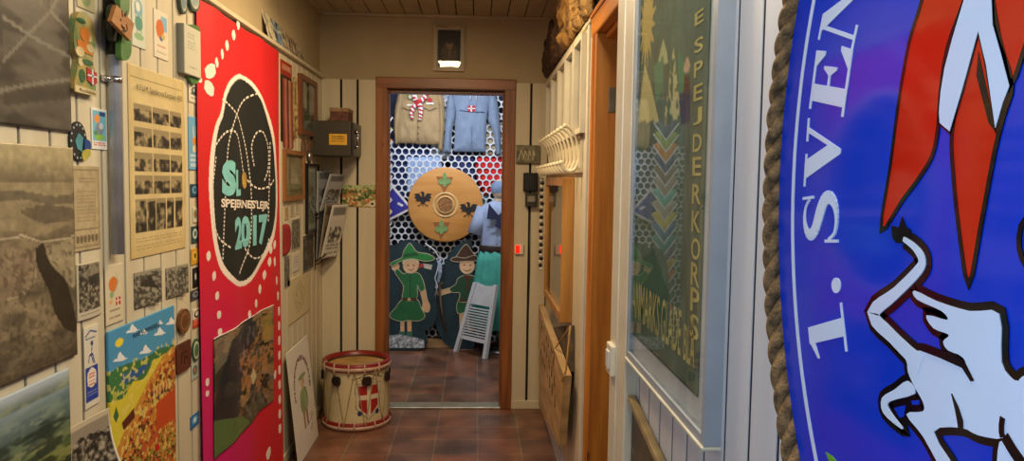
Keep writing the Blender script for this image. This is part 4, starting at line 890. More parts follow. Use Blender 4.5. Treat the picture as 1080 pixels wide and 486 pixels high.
def pnt(c):
    c.fill('66743e'); c.c *= (.7+.6*c.n(6, 2, 5, 3.5))[..., None]
    for sd, t, cl, al in ((21, .54, '8a8c50', .7), (23, .52, '2c3a22', .85), (27, .60, 'a09a60', .6), (29, .55, '22301e', .8), (33, .62, '4e6630', .8)): c.mask(np.clip((c.n(3.5, sd, 5, 5.5)-t)*14, 0, 1), cl, al)
    haze(c, '7e98a8', .08, 3.2); c.mask(np.clip((.12-c.v)*10, 0, 1), 'aebcc4'); c.mask(np.clip((c.n(4, 43, 4, 9)-.5)*12, 0, 1)*(c.v > .2)*(c.v < .55), '223028', .75)
    c.mask((c.n(44, 9, 2) > .68)*(c.v > .5), 'b4b090', .6); c.poly(smooth_poly([(.55, .72), (1, .55), (1, .8), (.7, .9)], 3), '1e2c1c', .6)
printed('colour_aerial_photograph', Sheet(L1, 1.28, L1.px(70.5, 440)[0], L1.px(0, 419)[1], .52, .002), pnt, 110, 90, .006, rough=.3, label='colour aerial photograph of green fields under a hazy blue horizon at the bottom left', cat='photograph')
def pnt(c):
    c.fill('d8d2c0'); c.rect(0, 0, 1, .28, 'c4b89c'); c.photo(.04, .1, .96, .94, '2a2622', 'a89e88', 77, .22)
printed('curled_photograph', mk(L1, 73, 111, 452, 520, .003), pnt, 50, 60, .001, label='curling black and white photograph with lifted corner beside the colour aerial photograph', cat='photograph', warp=lambda u, v: .05*max(0, u+v*.8-1.0)**2+.012*u*u)
def pnt(c):
    c.fill('b0a07c'); c.c *= (.85+.25*c.n(8, 3, 4))[..., None]; c.line([(.06, .05), (.94, .05), (.94, .95), (.06, .95), (.06, .05)], .02, '7a6c50'); c.lines(.25, .14, .8, .22, 2, '6a5c44', 2); c.lines(.15, .3, .85, .68, 9, '84765a', 3, .3)
    for i in range(6): c.ell(.16+.135*i, .86, .055, .05, '6e6248'); c.ell(.16+.135*i, .80, .03, .02, 'b8a884')
    c.rect(.08, .74, .92, .755, '6e6248')
printed('old_certificate', mk(L1, 74.5, 105, 174, 267), pnt, 50, 80, label='old buff certificate with an ornate border, left of the grey pipe', cat='certificate')
def pnt(c):
    c.fill('c0b8a0'); c.photo(.05, .03, .97, .86, '3a362e', 'a09880', 55, 0); c.poly([(.1, .2), (.6, .05), (.95, .12), (.95, .3), (.5, .3)], '8a846e', .7); c.poly([(.4, .25), (.95, .22), (.95, .38), (.45, .42)], '2c2a24', .8); c.lines(.1, .9, .9, .97, 1, '5a5444', 4)
printed('photograph', mk(L1, 80, 105.5, 279, 340), pnt, 44, 60, label='black and white aerial photograph with white caption under the old certificate', cat='photograph', warp=lambda u, v: .004*math.sin(PI*u))
for (x0, x1, yt, yb, sd, lb) in ((141, 166, 288, 327, 61, 'small grey photograph of a dark hill, left of the two below the newspaper page'), (174.5, 194.5, 283, 316, 67, 'small grey photograph of trees, right one of the two under the old newspaper page')):
    def pnt(c, sd=sd):
        c.fill('a8a08c'); c.photo(0, 0, 1, 1, '45423a', 'a09a86', sd, .1)
        if sd == 61: c.poly([(.2, .4), (.6, .15), (.9, .6), (.6, .5)], '2e2c28', .85)
    printed('photograph', mk(L1, x0, x1, yt, yb), pnt, 40, 44, label=lb, cat='photograph', warp=lambda u, v: .012*u*u)
# newspaper page
S = mk(L1, 134, 194, 66, 275); r = root('newspaper_page', 'tall yellowed newspaper page with rows of old photographs', 'newspaper', L1.pt((S.a0+S.a1)/2, S.zb))
def pnt(c):
    c.fill('d2bf8a'); c.c *= (.9+.16*c.n(5, 2, 4))[..., None]; c.mask(np.clip((np.abs(c.u-.5)-.43)*12, 0, 1), 'b89a5c', .5); c.mask(np.clip((c.v-.9)*6, 0, 1), 'c0a060', .5); c.line([(.03, .06), (.95, .06)], .004, '8a7a50')
    rows = [(110, 125, 138, 190), (0, 0, 0, 0)]
    R_ = [(.195, .285), (.315, .415), (.445, .545), (.565, .665)]; 
    for j, (a, b) in enumerate(R_):
        for i, (x0, x1) in enumerate(((.08, .37), (.39, .68), (.70, .93))): c.photo(x0, a, x1, b, '2e2a22', 'a89870', 100+j*3+i, .3)
    for i, (x0, x1) in enumerate(((.08, .26), (.27, .42), (.43, .60), (.62, .76), (.78, .93))): c.photo(x0, .69, x1, .865, '2e2a22', 'a89870', 130+i, .1)
    c.lines(.08, .885, .92, .965, 6, '9a8658', 6, .3)
printed('page', S, pnt, 110, 200, .0012, parent=r, warp=lambda u, v: .004*math.sin(PI*v)*u)
T_ = [S.az(.10, .135), S.az(.93, .135), S.az(.93, .095), S.az(.10, .095)]; lettering(L1, 'K.F.U.M. Spejdernes Korpslejr 1930', T_, mat('newsprint_ink', '2c261c', .8), r, .009, .0, 'headline')
# summer map poster
S = mk(L1, 111.5, 183.5, 350.5, 560); r = root('illustrated_map', 'bright illustrated map poster with blue sky, yellow fields and an orange town', 'poster', L1.pt((S.a0+S.a1)/2, S.zb))
def pnt(c):
    Q = c.q; c.fill('4f9ac6'); c.mask(c.n(3, 3, 3), '3f88b8', .4)
    c.poly(Q([(111, 400), (130, 386), (160, 376), (184, 360), (184, 600), (111, 640)]), 'd4c638'); c.poly(Q([(111, 396), (130, 384), (150, 378), (165, 368), (184, 362), (183, 366), (160, 380), (150, 400), (138, 402), (128, 420), (112, 425)]), '3f7444')
    c.poly(Q([(112, 412), (128, 394), (142, 389), (156, 382), (150, 392), (140, 400), (120, 408)]), '2f5f9a'); c.poly(Q([(111, 395), (125, 385), (127, 415), (112, 424)]), '3c7a48')
    c.mask((c.n(14, 5, 3) > .55)*c.inpoly(Q([(114, 415), (150, 398), (170, 380), (160, 420), (130, 470), (112, 470)])), 'd8c848', .7)
    c.poly(Q([(184, 362), (184, 600), (140, 610), (118, 480), (135, 440), (155, 400), (170, 375)]), 'c88a38'); c.mask((c.n(16, 12, 3) > .5)*c.inpoly(Q([(184, 368), (184, 600), (130, 600), (124, 480), (140, 440), (160, 395)])), 'b85426', .9)
    c.mask((c.n(30, 22, 2) > .6)*c.inpoly(Q([(184, 370), (184, 600), (130, 600), (126, 480), (142, 440), (160, 400)])), '4a2e1e', .8); c.mask((c.n(26, 28, 2) > .64)*(c.v > .2), 'e0d070', .8)
    c.poly(Q([(126, 446), (139, 430), (140, 440), (128, 454)]), '5a2a1a'); c.poly(Q([(163, 425), (184, 408), (184, 440), (162, 455)]), 'c04c20'); c.mask((c.n(22, 38, 2) > .6)*(c.v > .72), '8a9a38', .7)
    c.ell(*Q([(123.5, 361)])[0], .055, .022, 'ecd83c')
    for x, y, k in ((138, 347, 1.2), (125, 377, 1.3), (152, 369, 1.2), (167, 350, 1.1), (179, 339, 1), (150, 350, .8), (167, 340, .6)):
        c.poly(Q([(x-6.5*k, y+3.6*k), (x-4.5*k, y+1*k), (x-3*k, y+1*k), (x-2*k, y-3*k), (x-.3*k, y-5*k), (x+1*k, y-2.5*k), (x+2.5*k, y-1.5*k), (x+3.6*k, y+.4*k), (x+6*k, y+.2*k), (x+2*k, y+2.6*k)]), 'e8ecec')
    c.poly(Q([(161, 470), (166, 467), (166, 474), (161, 477)]), 'c02020')
    for i in range(6): c.line(Q([(160+i*3.4, 410-i*2), (160+i*3.4, 420-i*2)]), .01, 'e8dcb0', .9)
    c.poly(Q([(117, 440), (120, 428), (123, 438), (120, 446)]), '3a6a3a')
printed('print', S, pnt, 180, 300, .006, parent=r, rough=.35)
lettering(L1, 'NÅR SOMMEREN', [(L1.px(137, 350)[0], L1.px(137, 357)[1]), (L1.px(165, 345)[0], L1.px(137, 357)[1]), (L1.px(165, 345)[0], L1.px(137, 350)[1]), (L1.px(137, 350)[0], L1.px(137, 350)[1])], mat('navy_ink', '1e2c54', .6), r, .0085)
# smaller cards, in photo order
def c_stamp(c): c.fill('dcdcd0'); c.rect(.08, .06, .92, .78, '6eb0c8'); c.rect(.5, .08, .88, .17, '2c4a78'); c.ell(.35, .25, .18, .1, 'e09048'); c.ell(.5, .5, .25, .16, '7a8896'); c.ell(.6, .42, .14, .08, 'c4c8d0'); c.ell(.5, .7, .32, .07, '88b850'); c.ell(.25, .6, .12, .06, '4c8a58'); c.lines(.12, .83, .88, .93, 2, 'b85060', 2)
printed('trading_card', mk(L1, 95.5, 112.5, 113, 157), c_stamp, 36, 60, label='pale blue illustrated card with a cartoon scene, left of the grey pipe', cat='card')
def c_or(c): c.fill('d0c6a8'); c.ell(.45, .33, .25, .13, 'd07838'); c.ell(.35, .5, .12, .06, '88a878'); c.line([(.6, .15), (.75, .3), (.55, .45)], .04, 'a8b8a0'); c.rect(.58, .56, .85, .70, 'b83028'); c.rect(.69, .56, .74, .70, 'e8e0d0'); c.rect(.58, .615, .85, .64, 'e8e0d0'); c.lines(.25, .76, .8, .82, 1, '5a4c38', 2); c.lines(.2, .88, .85, .93, 1, '8a7c60', 3); c.ell(.3, .62, .1, .03, 'd8a060')
printed('scout_card', mk(L1, 110, 129, 281, 345), c_or, 40, 60, label='cream card with an orange figure and a small red flag, below the grey pipe', cat='card')
def c_b1(c): c.fill('ccd0c0'); c.ell(.5, .35, .3, .14, '7aa8b8'); c.ell(.45, .33, .16, .08, 'e0dcc8'); c.ell(.5, .6, .3, .12, '4c8c7c'); c.line([(.2, .3), (.35, .75)], .05, '4c8c7c'); c.line([(.75, .4), (.65, .8)], .05, '6a9c58'); c.ell(.5, .82, .36, .06, '88b080')
printed('scout_card', mk(L1, 138, 152.5, -18, 47), c_b1, 36, 60, label='pale card with a blue and green sketched figure beside the hanging wooden plaque', cat='card')
def c_o2(c): c.fill('dcd4bc'); c.rect(.5, .1, .92, .4, '80b0c8'); c.ell(.42, .38, .28, .2, 'cc6c30'); c.ell(.5, .58, .12, .05, '506a9a'); c.ell(.66, .52, .14, .06, 'c8b060'); c.lines(.2, .72, .8, .78, 1, 'b85048', 3); c.lines(.15, .86, .85, .92, 1, 'a09478', 4)
printed('scout_card', mk(L1, 161.5, 176.5, 8, 59), c_o2, 36, 60, label='cream card with an orange round figure and blue sky above the newspaper page', cat='card')
def c_bk(c): c.fill('c6c4b0'); c.rect(0, 0, .04, 1, '8a8c80'); c.lines(.2, .15, .6, .5, 6, '7a9080', 4, .3); c.line([(.55, .12), (.75, .5)], .02, '8aa890'); c.lines(.3, .82, .75, .87, 1, '50584c', 2)
printed('booklet', mk(L1, 186, 204.5, 24, 76), c_bk, 36, 50, .022, edge='6c6e64', label='thick grey-green booklet hung in front of the green and red wooden figure', cat='booklet')
def c_bl(c): c.fill('6aa6cc'); c.ell(.5, .45, .17, .09, 'd88a3c'); c.line([(.42, .38), (.38, .2)], .07, 'e0d0b0'); c.line([(.58, .38), (.62, .18)], .07, 'e0d0b0'); c.ell(.5, .60, .18, .07, 'd8c8a0'); [c.lines(.12, a, .9, a+.06, 1, 'e8ece8', i+3, .9) for i, a in enumerate((.70, .79, .88))]
printed('blue_poster', mk(L1, 198, 211, 122, 179), c_bl, 36, 60, label='narrow light blue poster with an orange rabbit-like figure beside the banner', cat='poster')
def c_em(c): c.fill('d2cebc'); c.ell(.5, .45, .26, .2, '4c5654'); c.ell(.5, .40, .1, .08, 'b8b8a8'); c.rect(.2, .56, .8, .62, '4c5654'); c.lines(.2, .75, .8, .85, 1, '6a6c64', 3)
printed('emblem_card', mk(L1, 198.5, 209.5, 84, 107), c_em, 30, 40, label='small white card with a grey tree emblem above the narrow light blue poster', cat='card')
def st(base, a, b, k=0):
    def f(c):
        c.fill(base); c.ell(.5, .45, .33, .3, a); c.ell(.5, .45, .15, .16, b)
        if k: c.lines(.1, .75, .9, .9, 1, b, k)
    return f
for (x0, x1, yt, yb, f, lb) in ((200.5, 209.5, 194, 208, st('24485c', '6a9ab8', '345a70'), 'dark blue square sticker, topmost of the column beside the banner'), (203, 208, 219, 235, st('c8c8b4', '6a8a5c', 'b84838'), 'small pale sticker with a green and red mark under the dark blue sticker'),
        (201.5, 209, 239, 257, st('2a4a48', 'c0d0c8', '2a4a48'), 'dark teal sticker with a white shape beside the banner'), (201, 209.5, 263, 280, st('c8982c', 'e0b850', '6a4a20'), 'yellow sticker in the column beside the banner'), (203, 208.5, 283, 304, st('14161a', '30343a', 'c8c8c0'), 'black tall sticker under the yellow sticker'),
        (201, 211, 307, 318, st('3c4048', '8a8c90', '3c4048'), 'dark grey wide sticker under the black one'), (201.5, 209, 385, 402, st('a8b4a8', '4a6a5c', 'c86050'), 'pale square sticker under the green oval one'), (200.5, 209.5, 440, 454, st('2c6aa4', '6aa8d0', 'd8e4ec'), 'blue slanted sticker lowest in the column beside the banner')):
    small('sticker', x0, x1, yt, yb, f, lb, 'sticker', 24, 30, group='stickers in the column beside the banner')
def oval_sticker(x, y, rx, ry, cols, label, name='oval_sticker', cat='sticker', group=None, th=.004):
    c = L1.px(x, y); a = L1.px(x+rx, y)[0]-c[0]; b = c[1]-L1.px(x, y+ry)[1]; g = MB(); 
    ms = []
    for i, cl in enumerate(cols): g.disc(L1, c[0], c[1], a*(1-.22*i), .001, .001+th+.001*i, i, 28, b*(1-.22*i)); ms.append(mat('disc_'+cl, cl, .45, var=.15, scale=40))
    return obj(name, g, ms, label=label, cat=cat, group=group)
oval_sticker(205.5, 369, 3.6, 12, ['2c5a38', 'c8ccb8', '4a7a50'], 'green oval sticker beside the brown leather square')
oval_sticker(191.5, 338.5, 6, 13, ['6a4424', '90603a', '6e4626'], 'round copper-brown relief medallion right of the illustrated map poster', 'medallion', 'medallion', th=.010)
obj('medallion_rim', MB(), M_black)
r = root('leather_square', 'square dark brown leather patch under the round copper-brown medallion', 'leather patch', L1.pt(2.38, .9))
S = mk(L1, 184.5, 199.5, 365, 396); g = MB().prism(L1, [(S.a0+.006, S.zb), (S.a1-.006, S.zb), (S.a1, S.zb+.01), (S.a1, S.zt-.01), (S.a1-.006, S.zt), (S.a0+.006, S.zt), (S.a0, S.zt-.01), (S.a0, S.zb+.01)], .001, .008); obj('leather', g, mat('brown_leather', '5a2c1c', .5, var=.15, bump=.3), r)
g = MB().stroke(L1, [S.az(.3, .7), S.az(.3, .35), S.az(.7, .35)], .006, .008, .0088).stroke(L1, [S.az(.5, .75), S.az(.5, .5), S.az(.75, .6)], .005, .008, .0088); obj('embossing', g, mat('leather_dark', '3a1a10', .6), r)
def c_skull(c): c.fill('d8d0c0'); c.ell(.45, .3, .32, .2, '30282a'); c.ell(.45, .28, .18, .12, 'e0d8cc'); c.rect(0, .55, 1, 1, 'c04028'); c.lines(.1, .62, .9, .9, 2, 'e8c8a0', 2)
Sk = mk(L1, 203, 213, 326, 348); small('sticker', 203, 213, 327, 347, c_skull, 'red and white sticker with a small black figure beside the copper-brown medallion', 'sticker', 30, 30)
# tall card with blue H scout
S = mk(L1, 87.5, 103.5, 346, 434)
def pnt(c):
    c.fill('d8d2bc'); c.rect(.05, .5, .95, .92, '24409c'); c.ell(.5, .64, .33, .12, 'e4dccc'); c.rect(.2, .56, .8, .73, 'e4dccc'); [c.rect(.3, a, .7, a+.018, 'c85a40', .8) for a in (.58, .62, .67, .71)]
    c.lines(.15, .8, .85, .87, 2, 'c8d0e8', 3, .35); c.ell(.45, .36, .16, .05, 'e4dcd0'); c.line([(.3, .44), (.36, .36), (.6, .36), (.72, .47)], .06, '24408c'); c.line([(.55, .26), (.5, .36), (.62, .46)], .06, '24408c'); c.ell(.55, .22, .1, .03, '24408c'); c.line([(.1, .12), (.45, .06), (.9, .10)], .05, '24408c'); c.lines(.1, .14, .8, .18, 1, '24408c', 6, .6)
printed('blue_white_card', S, pnt, 44, 110, label='tall white card with blue figure over a blue block, left of the illustrated map poster', cat='card')
# painted wooden plaque
def woodcut(name, polypx, th, painter, label, cat, off=.002, W=60, H=110, curv=3):
    A = np.array(polypx); x0, y0 = A.min(0); x1, y1 = A.max(0); pl = L1
    P = smooth_poly([pl.px(x, y, off+th) for x, y in polypx], curv); P_ = np.array(P); S = Sheet(pl, P_[:, 0].min(), P_[:, 0].max(), P_[:, 1].max(), P_[:, 1].min(), off); return S, P
S, P = woodcut('x', [(80, 20), (84, 13), (91, 14), (97, 22), (100, 35), (100.5, 48), (99, 55), (98, 65), (100.5, 76), (101, 98), (100.5, 101), (80, 96.5), (79, 85), (81, 75), (83, 62), (79.5, 52), (78, 38)], .014, None, '', '')
r = root('painted_wooden_plaque', 'figure-shaped green painted wooden plaque with orange scout and red shield, upper left wall', 'plaque', L1.pt(S.a0+.05, S.zb))
obj('board', MB().prism(L1, P, .002, .016), mat('green_paint', '5c7c50', .5, col2='a89050', scale=30), r)
def el(S, u, v, ru, rv, n=20): return [S.az(u+ru*math.cos(t*2*PI/n), v+rv*math.sin(t*2*PI/n)) for t in range(n)]
M_or, M_red, M_cr, M_gn = mat('orange_paint', 'c87832', .5), mat('red_paint', 'a82a26', .5), mat('cream_paint', 'c8b888', .5), mat('dark_green_paint', '2c5a34', .5)
g = MB().prism(L1, el(S, .5, .27, .2, .09), .016, .018).prism(L1, [S.az(.15, .36), S.az(.75, .36), S.az(.85, .5), S.az(.2, .48)], .016, .018); obj('orange_figure', g, M_or, r)
obj('cream_patch', MB().prism(L1, el(S, .25, .5, .18, .06), .016, .0188), M_cr, r); obj('cream_patch', MB().prism(L1, el(S, .7, .42, .16, .05), .016, .0192), M_cr, r)
for u, v, a, b, m in ((.35, .12, .2, .03, M_gn), (.6, .6, .25, .035, M_gn), (.3, .62, .1, .05, M_cr), (.35, .78, .12, .08, M_gn), (.7, .3, .1, .04, M_cr)): obj('painted_patch', MB().prism(L1, el(S, u, v, a, b), .016, .0176), m, r)
g = MB().prism(L1, [S.az(.02, .91), S.az(.98, .93), S.az(.98, 1.0), S.az(.02, .99)], .016, .018); obj('cream_scroll', g, M_cr, r)
g = MB().prism(L1, [S.az(.55, .66), S.az(.98, .70), S.az(.98, .83), S.az(.8, .87), S.az(.55, .82)], .016, .0185); obj('red_shield', g, M_red, r)
g = MB().rect(L1, *S.az(.74, .67), *S.az(.80, .86), .0185, .0195).rect(L1, *S.az(.55, .745), *S.az(.98, .765), .0185, .0195); obj('white_cross', g, M_cwhite, r)
obj('inscription', MB(), M_black); lettering(L1, 'Roskilde', [S.az(.2, .975), S.az(.9, .985), S.az(.9, .945), S.az(.2, .935)], mat('black_paint', '1c1814', .6), r, .0185)
def c_sm(c): c.fill('b8ae84'); c.ell(.5, .6, .3, .3, '8a9a6a'); c.ell(.6, .5, .12, .2, 'b87848')
printed('scout_card', mk(L1, 80, 98.5, -30, 6), c_sm, 30, 40, label='card with greenish picture cut by the top edge above the painted wooden plaque', cat='card')
# round dark badge
r = root('round_badge', 'round black embroidered badge with a teal figure left of the pale blue illustrated card', 'badge', L1.pt(1.78, 1.5)); c = L1.px(80.5, 149); a = L1.px(89.5, 149)[0]-c[0]
obj('disc', MB().disc(L1, c[0], c[1], a*1.0, .001, .005, 0, 30, .047), mat('black_felt', '1a1c1e', .8), r); g = MB()
for i in range(14): t = i*2*PI/14; g.disc(L1, c[0]+a*.84*math.cos(t), c[1]+.040*math.sin(t), .003, .005, .0058, n=8)
obj('stitching', g, mat('pale_thread', 'a8b4b0', .8), r); obj('teal_figure', MB().prism(L1, [(c[0]-a*.4, c[1]+.0), (c[0], c[1]+.02), (c[0]+a*.5, c[1]+.01), (c[0]+a*.3, c[1]-.024), (c[0]-a*.2, c[1]-.018)], .005, .0065), mat('teal_thread', '4a8c94', .8), r)
g = MB().prism(L1, smooth_poly([L1.px(x, y) for x, y in ((86, 147), (91, 149), (92, 156), (89, 161), (86, 158))], 3), .005, .009); obj('blue_badge', g, mat('blue_enamel', '2c4a8c', .4), label='small blue enamel badge at the right rim of the round black badge', cat='badge')
g = MB().prism(L1, smooth_poly([L1.px(x, y) for x, y in ((83, 160), (90, 157), (91, 164), (84, 169))], 3), .007, .010); obj('yellow_badge', g, mat('yellow_enamel', 'b8b050', .4), label='small yellow-green badge under the round black badge', cat='badge')
# pipe
y = on(0, XL+.02, 123, 170)[1]; r = root('conduit_pipe', 'grey vertical steel pipe on the left wall left of the newspaper page', 'pipe', (XL+.016, y, 1.2))
zt = on(0, XL+.02, 120, 58)[2]; zb = on(0, XL+.02, 124, 268)[2]
obj('tube', MB().tube([(XL+.019, y, zb), (XL+.019, y, 2.4)], .0155, 20), mat('galvanised_steel', 'c0c8d6', .3, .5), r)
zc = on(0, XL+.02, 121, 84)[2]; g = MB().lathe((XL+.019, y, zc-.008), [(.0155, 0), (.018, 0), (.018, .016), (.0155, .016)], 20).bev((XL, y-.034, zc-.008), (XL+.012, y+.034, zc+.008), .002); g.ball((XL+.014, y-.028, zc), .005, n=6); obj('clamp', g, M_chrome, r)
g = MB().tube([(XL+.019, y, zt), (XL+.019, y, zt+.09)], .0175, 16); g.tube([(XL+.019, y, zt+.09), (XL+.019, y, 2.2)], .024, 16); obj('black_sleeve', g, M_black, r)
# green cut-outs and brown plaque hanging at the pipe top
y0 = y
P = smooth_poly([L1.px(x, yy, .05) for x, yy in ((127, -20), (134, -14), (135, 10), (131, 25), (136, 40), (137, 55), (133, 63), (127, 62), (126, 48), (128, 30), (125, 10))], 4)
obj('green_wooden_cutout', MB().prism(L1, P, .040, .054), mat('leaf_green_paint', '4c7a3c', .5, var=.15), label='green wooden cut-out figure hanging over the top of the grey pipe', cat='wooden figure')
r = root('brown_plaque', 'small tilted brown wooden plaque with dark drawing hanging beside the pipe top', 'plaque', L1.pt(2.0, 1.78))
P = [L1.px(x, yy, .075) for x, yy in ((123.5, 5), (142, 25), (138, 43), (118, 22))]; obj('board', MB().prism(L1, P, .064, .074), wood('brown_plaque_wood', 'a8723c', '8a5828', 1, 8, .5, False), r)
cc = np.mean(np.array(P), 0); g = MB(); rs = random.Random(3)
for i in range(9): q = cc+np.array([rs.uniform(-.022, .022), rs.uniform(-.022, .022)]); g.stroke(L1, [tuple(q), tuple(q+np.array([rs.uniform(-.018, .018), rs.uniform(-.018, .018)]))], .004, .074, .075)
obj('drawing', g, mat('burnt_wood', '3c2a18', .8), r)
obj('cord', MB().tube([L1.pt(P[0][0], P[0][1], .07), L1.pt(P[0][0]-.01, P[0][1]+.08, .04), L1.pt(P[0][0]-.012, P[0][1]+.16, .03)], .002, 6), M_black, r)
P = smooth_poly([L1.px(x, yy, .035) for x, yy in ((114, 10), (120, 4), (124, 12), (124, 35), (119, 44), (114, 36))], 4)
obj('dark_wooden_disc', MB().prism(L1, P, .030, .045), mat('black_green_paint', '1c2c24', .45), label='dark green-black rounded wooden piece behind the tilted brown plaque', cat='wooden figure')
# green and red wooden figure behind the booklet
r = root('wooden_letter_figure', 'green and red wooden cut-out figure partly behind the grey-green booklet', 'wooden figure', L1.pt(2.5, 1.7))
P = smooth_poly([L1.px(x, yy, .012) for x, yy in ((196, 27), (209, 28), (210, 40), (207, 50), (210, 62), (209, 75), (211.5, 82), (205, 89), (200, 84), (199, 70), (203, 55), (199, 40))], 3)
obj('body', MB().prism(L1, P, .002, .014), mat('leaf_green_paint', '4c7a3c', .5), r); P = [L1.px(x, yy, .014) for x, yy in ((204, 52), (209, 55), (209, 66), (205, 63))]; obj('red_sash', MB().prism(L1, P, .014, .017), M_red, r)
oval_sticker(189.5, 1, 3.6, 14, ['3c4a44', 'b4bca8', '7c94a0'], 'oval dark-rimmed disc with pale centre, left one above the grey-green booklet', 'round_disc', 'badge', th=.012)
oval_sticker(201, -1, 5.5, 13, ['3c5046', 'c4c8b4', '9cb0b8'], 'oval pale disc with blue-green centre touching the banner top', 'round_disc', 'badge', th=.012)

# ================================================================== WHITE LEANING BOARD
q1 = on(2, .002, 339, 455); q0 = on(2, .002, 314, 490); q0[0] = q1[0] = -.878; tr = on(0, XL+.018, 322, 354); tl = on(0, XL+.018, 301, 374)
zt = (tr[2]+tl[2])/2; V = np.array([XL+.018+.878, 0, zt]); Ln = np.linalg.norm(V); V /= Ln; Nn = np.array([V[2], 0, -V[0]])
ya, yb_ = 3.665, 4.115; LB = Pl((-.878, 0, .001), (0, 1, 0), Nn, V)
r = root('leaning_board', 'white board with curved lettering and green figure leaning on the floor beside the drum', 'poster board', (-.878, 3.9, 0))
obj('board', MB().rect(LB, ya, 0, yb_, Ln, 0, .006), mat('white_card', 'd8d2c4', .5, var=.03), r); S = Sheet(LB, ya, yb_, Ln, 0, .006)
g = MB(); g.prism(LB, el(S, .52, .36, .09, .05), .006, .0066); obj('face', g, mat('skin_print', 'c8a888', .6), r)
g = MB().prism(LB, smooth_poly([S.az(u, v) for u, v in ((.4, .42), (.62, .42), (.7, .52), (.66, .62), (.38, .62), (.34, .5))], 3), .006, .0066).prism(LB, el(S, .52, .305, .18, .022), .006, .007); obj('green_uniform', g, mat('pale_green_print', '8fa070', .6), r)
g = MB().prism(LB, [S.az(u, v) for u, v in ((.42, .62), (.5, .62), (.48, .78), (.42, .78))], .006, .0066).prism(LB, [S.az(u, v) for u, v in ((.54, .62), (.63, .62), (.62, .78), (.56, .78))], .006, .0066); obj('legs', g, mat('brown_print', '9a6c50', .6), r)
def arcf(u, v):
    t = math.radians(195-210*u); rr = 1+.2*v; return S.az(.5+.32*rr*math.cos(t), .40-.24*rr*math.sin(t))
V_, F_ = glyphs('DET ER SPEJDERLIV', .02)
lettering(LB, 'PIGESPEJDERNE', [(0, 0)]*4, mat('plum_ink', '6a3048', .6), r, .0072, .02, arc=arcf)
g = MB(); rs = random.Random(5)
for i in range(8): g.stroke(LB, [S.az(.62+rs.uniform(-.1, .2), .72+.02*i), S.az(.7+rs.uniform(0, .15), .70+.02*i)], .004, .006, .0066)
obj('signature', g, mat('grey_ink', '6a6468', .6), r)

# ================================================================== DRUM
dc = (-.700, 4.372, 0); dR, dH = .186, .385
r = root('drum', 'cream marching drum with red hoops and a red shield crest standing on the tiles', 'drum', dc); CY = Cyl(dc, dR)
def pnt(c):
    c.fill('cfc29a'); c.c *= (.92+.14*c.n(6, 4, 4, .3))[..., None]
    U = lambda deg: .5+deg/360; v0 = lambda z: 1-(z-.04)/(dH-.08)
    # crest around 25 degrees to the right
    cu = U(31); w = .062; asp = 1
    c.ell(cu, .42, w*1.15, .30, 'd0c6a4'); c.line([(cu-w*1.2, .15), (cu, .05), (cu+w*1.2, .15)], .004, '4a4a40')
    sh = [(cu-w*.85, .28), (cu+w*.85, .28), (cu+w*.8, .68), (cu, .88), (cu-w*.8, .68)]
    out = [(cu+(x-cu)*1.3, .55+(y-.55)*1.16) for x, y in sh]; c.line(out+[out[0]], .003, '3a4040'); c.poly(out, 'c4bda4', .6); c.poly(sh, 'a02a24'); c.rect(cu-w*.14, .28, cu+w*.14, .86, 'd8ccb0'); c.rect(cu-w*.85, .46, cu+w*.85, .55, 'd8ccb0')
    c.ell(cu-w*.75, .8, .012, .05, '2c3a58'); c.ell(cu+w*.75, .8, .012, .05, '2c3a58')
    for i in range(6): c.line([(cu-w*1.4+.02*i, .12+.02*(i % 2)), (cu-w*1.3+.024*i, .2)], .003, '5a5a4c')
    c.ell(U(-22), .55, .004, .03, '4a3a2c')
cv_H, cv_W = 90, 420
class CS(Sheet):
    pass
S = CS(CY, -PI*dR, PI*dR, dH-.04, .04, 0)
cv = Cv(cv_W, cv_H, S); pnt(cv); vs = []; 
for j in range(cv_H):
    for i in range(cv_W): a, z = S.az(i/(cv_W-1), j/(cv_H-1)); vs.append(tuple(CY.pt(a, z, 0)))
mb = MB(); mb.v = vs; mb.f = [(j*cv_W+i, (j+1)*cv_W+i, (j+1)*cv_W+i+1, j*cv_W+i+1) for j in range(cv_H-1) for i in range(cv_W-1)]; mb.m = [0]*len(mb.f); mb.sm = [True]*len(mb.f)
obj('shell', mb, paint_mat('printed_lacquer_35', .35), r, colors=s2l(cv.c).reshape(-1, 3))
M_dr, M_dw = mat('red_lacquer', '86201c', .35, var=.1), mat('cream_lacquer', 'c8a894', .4)
for z0, nm in ((dH-.045, 'hoop'), (0.0, 'hoop')):
    obj(nm, MB().lathe(dc, [(dR-.006, z0), (dR+.010, z0), (dR+.012, z0+.003), (dR+.012, z0+.042), (dR+.008, z0+.045), (dR-.006, z0+.045), (dR-.006, z0)], 64), M_dr, r)
    obj('hoop_band', MB().lathe(dc, [(dR+.0118, z0+.006), (dR+.0145, z0+.007), (dR+.0145, z0+.025), (dR+.0118, z0+.026)], 64), M_dw, r)
obj('drum_head', MB().lathe(dc, [(.0001, dH-.036), (dR-.03, dH-.036), (dR-.012, dH-.032), (dR-.006, dH-.036)], 48), mat('calf_skin', 'b08c50', .6, var=.2, scale=8), r)
obj('flesh_hoop', MB().lathe(dc, [(dR-.016, dH-.034), (dR-.014, dH-.026), (dR-.008, dH-.026), (dR-.006, dH-.036)], 48), mat('dark_leather', '2c2018', .6), r)
nseg = 10; pts = []
for k in range(nseg):
    t0 = (k+.15)/nseg*2*PI; t1 = (k+.65)/nseg*2*PI; pts += [(t0, dH-.03), (t1, .03)]
path = []
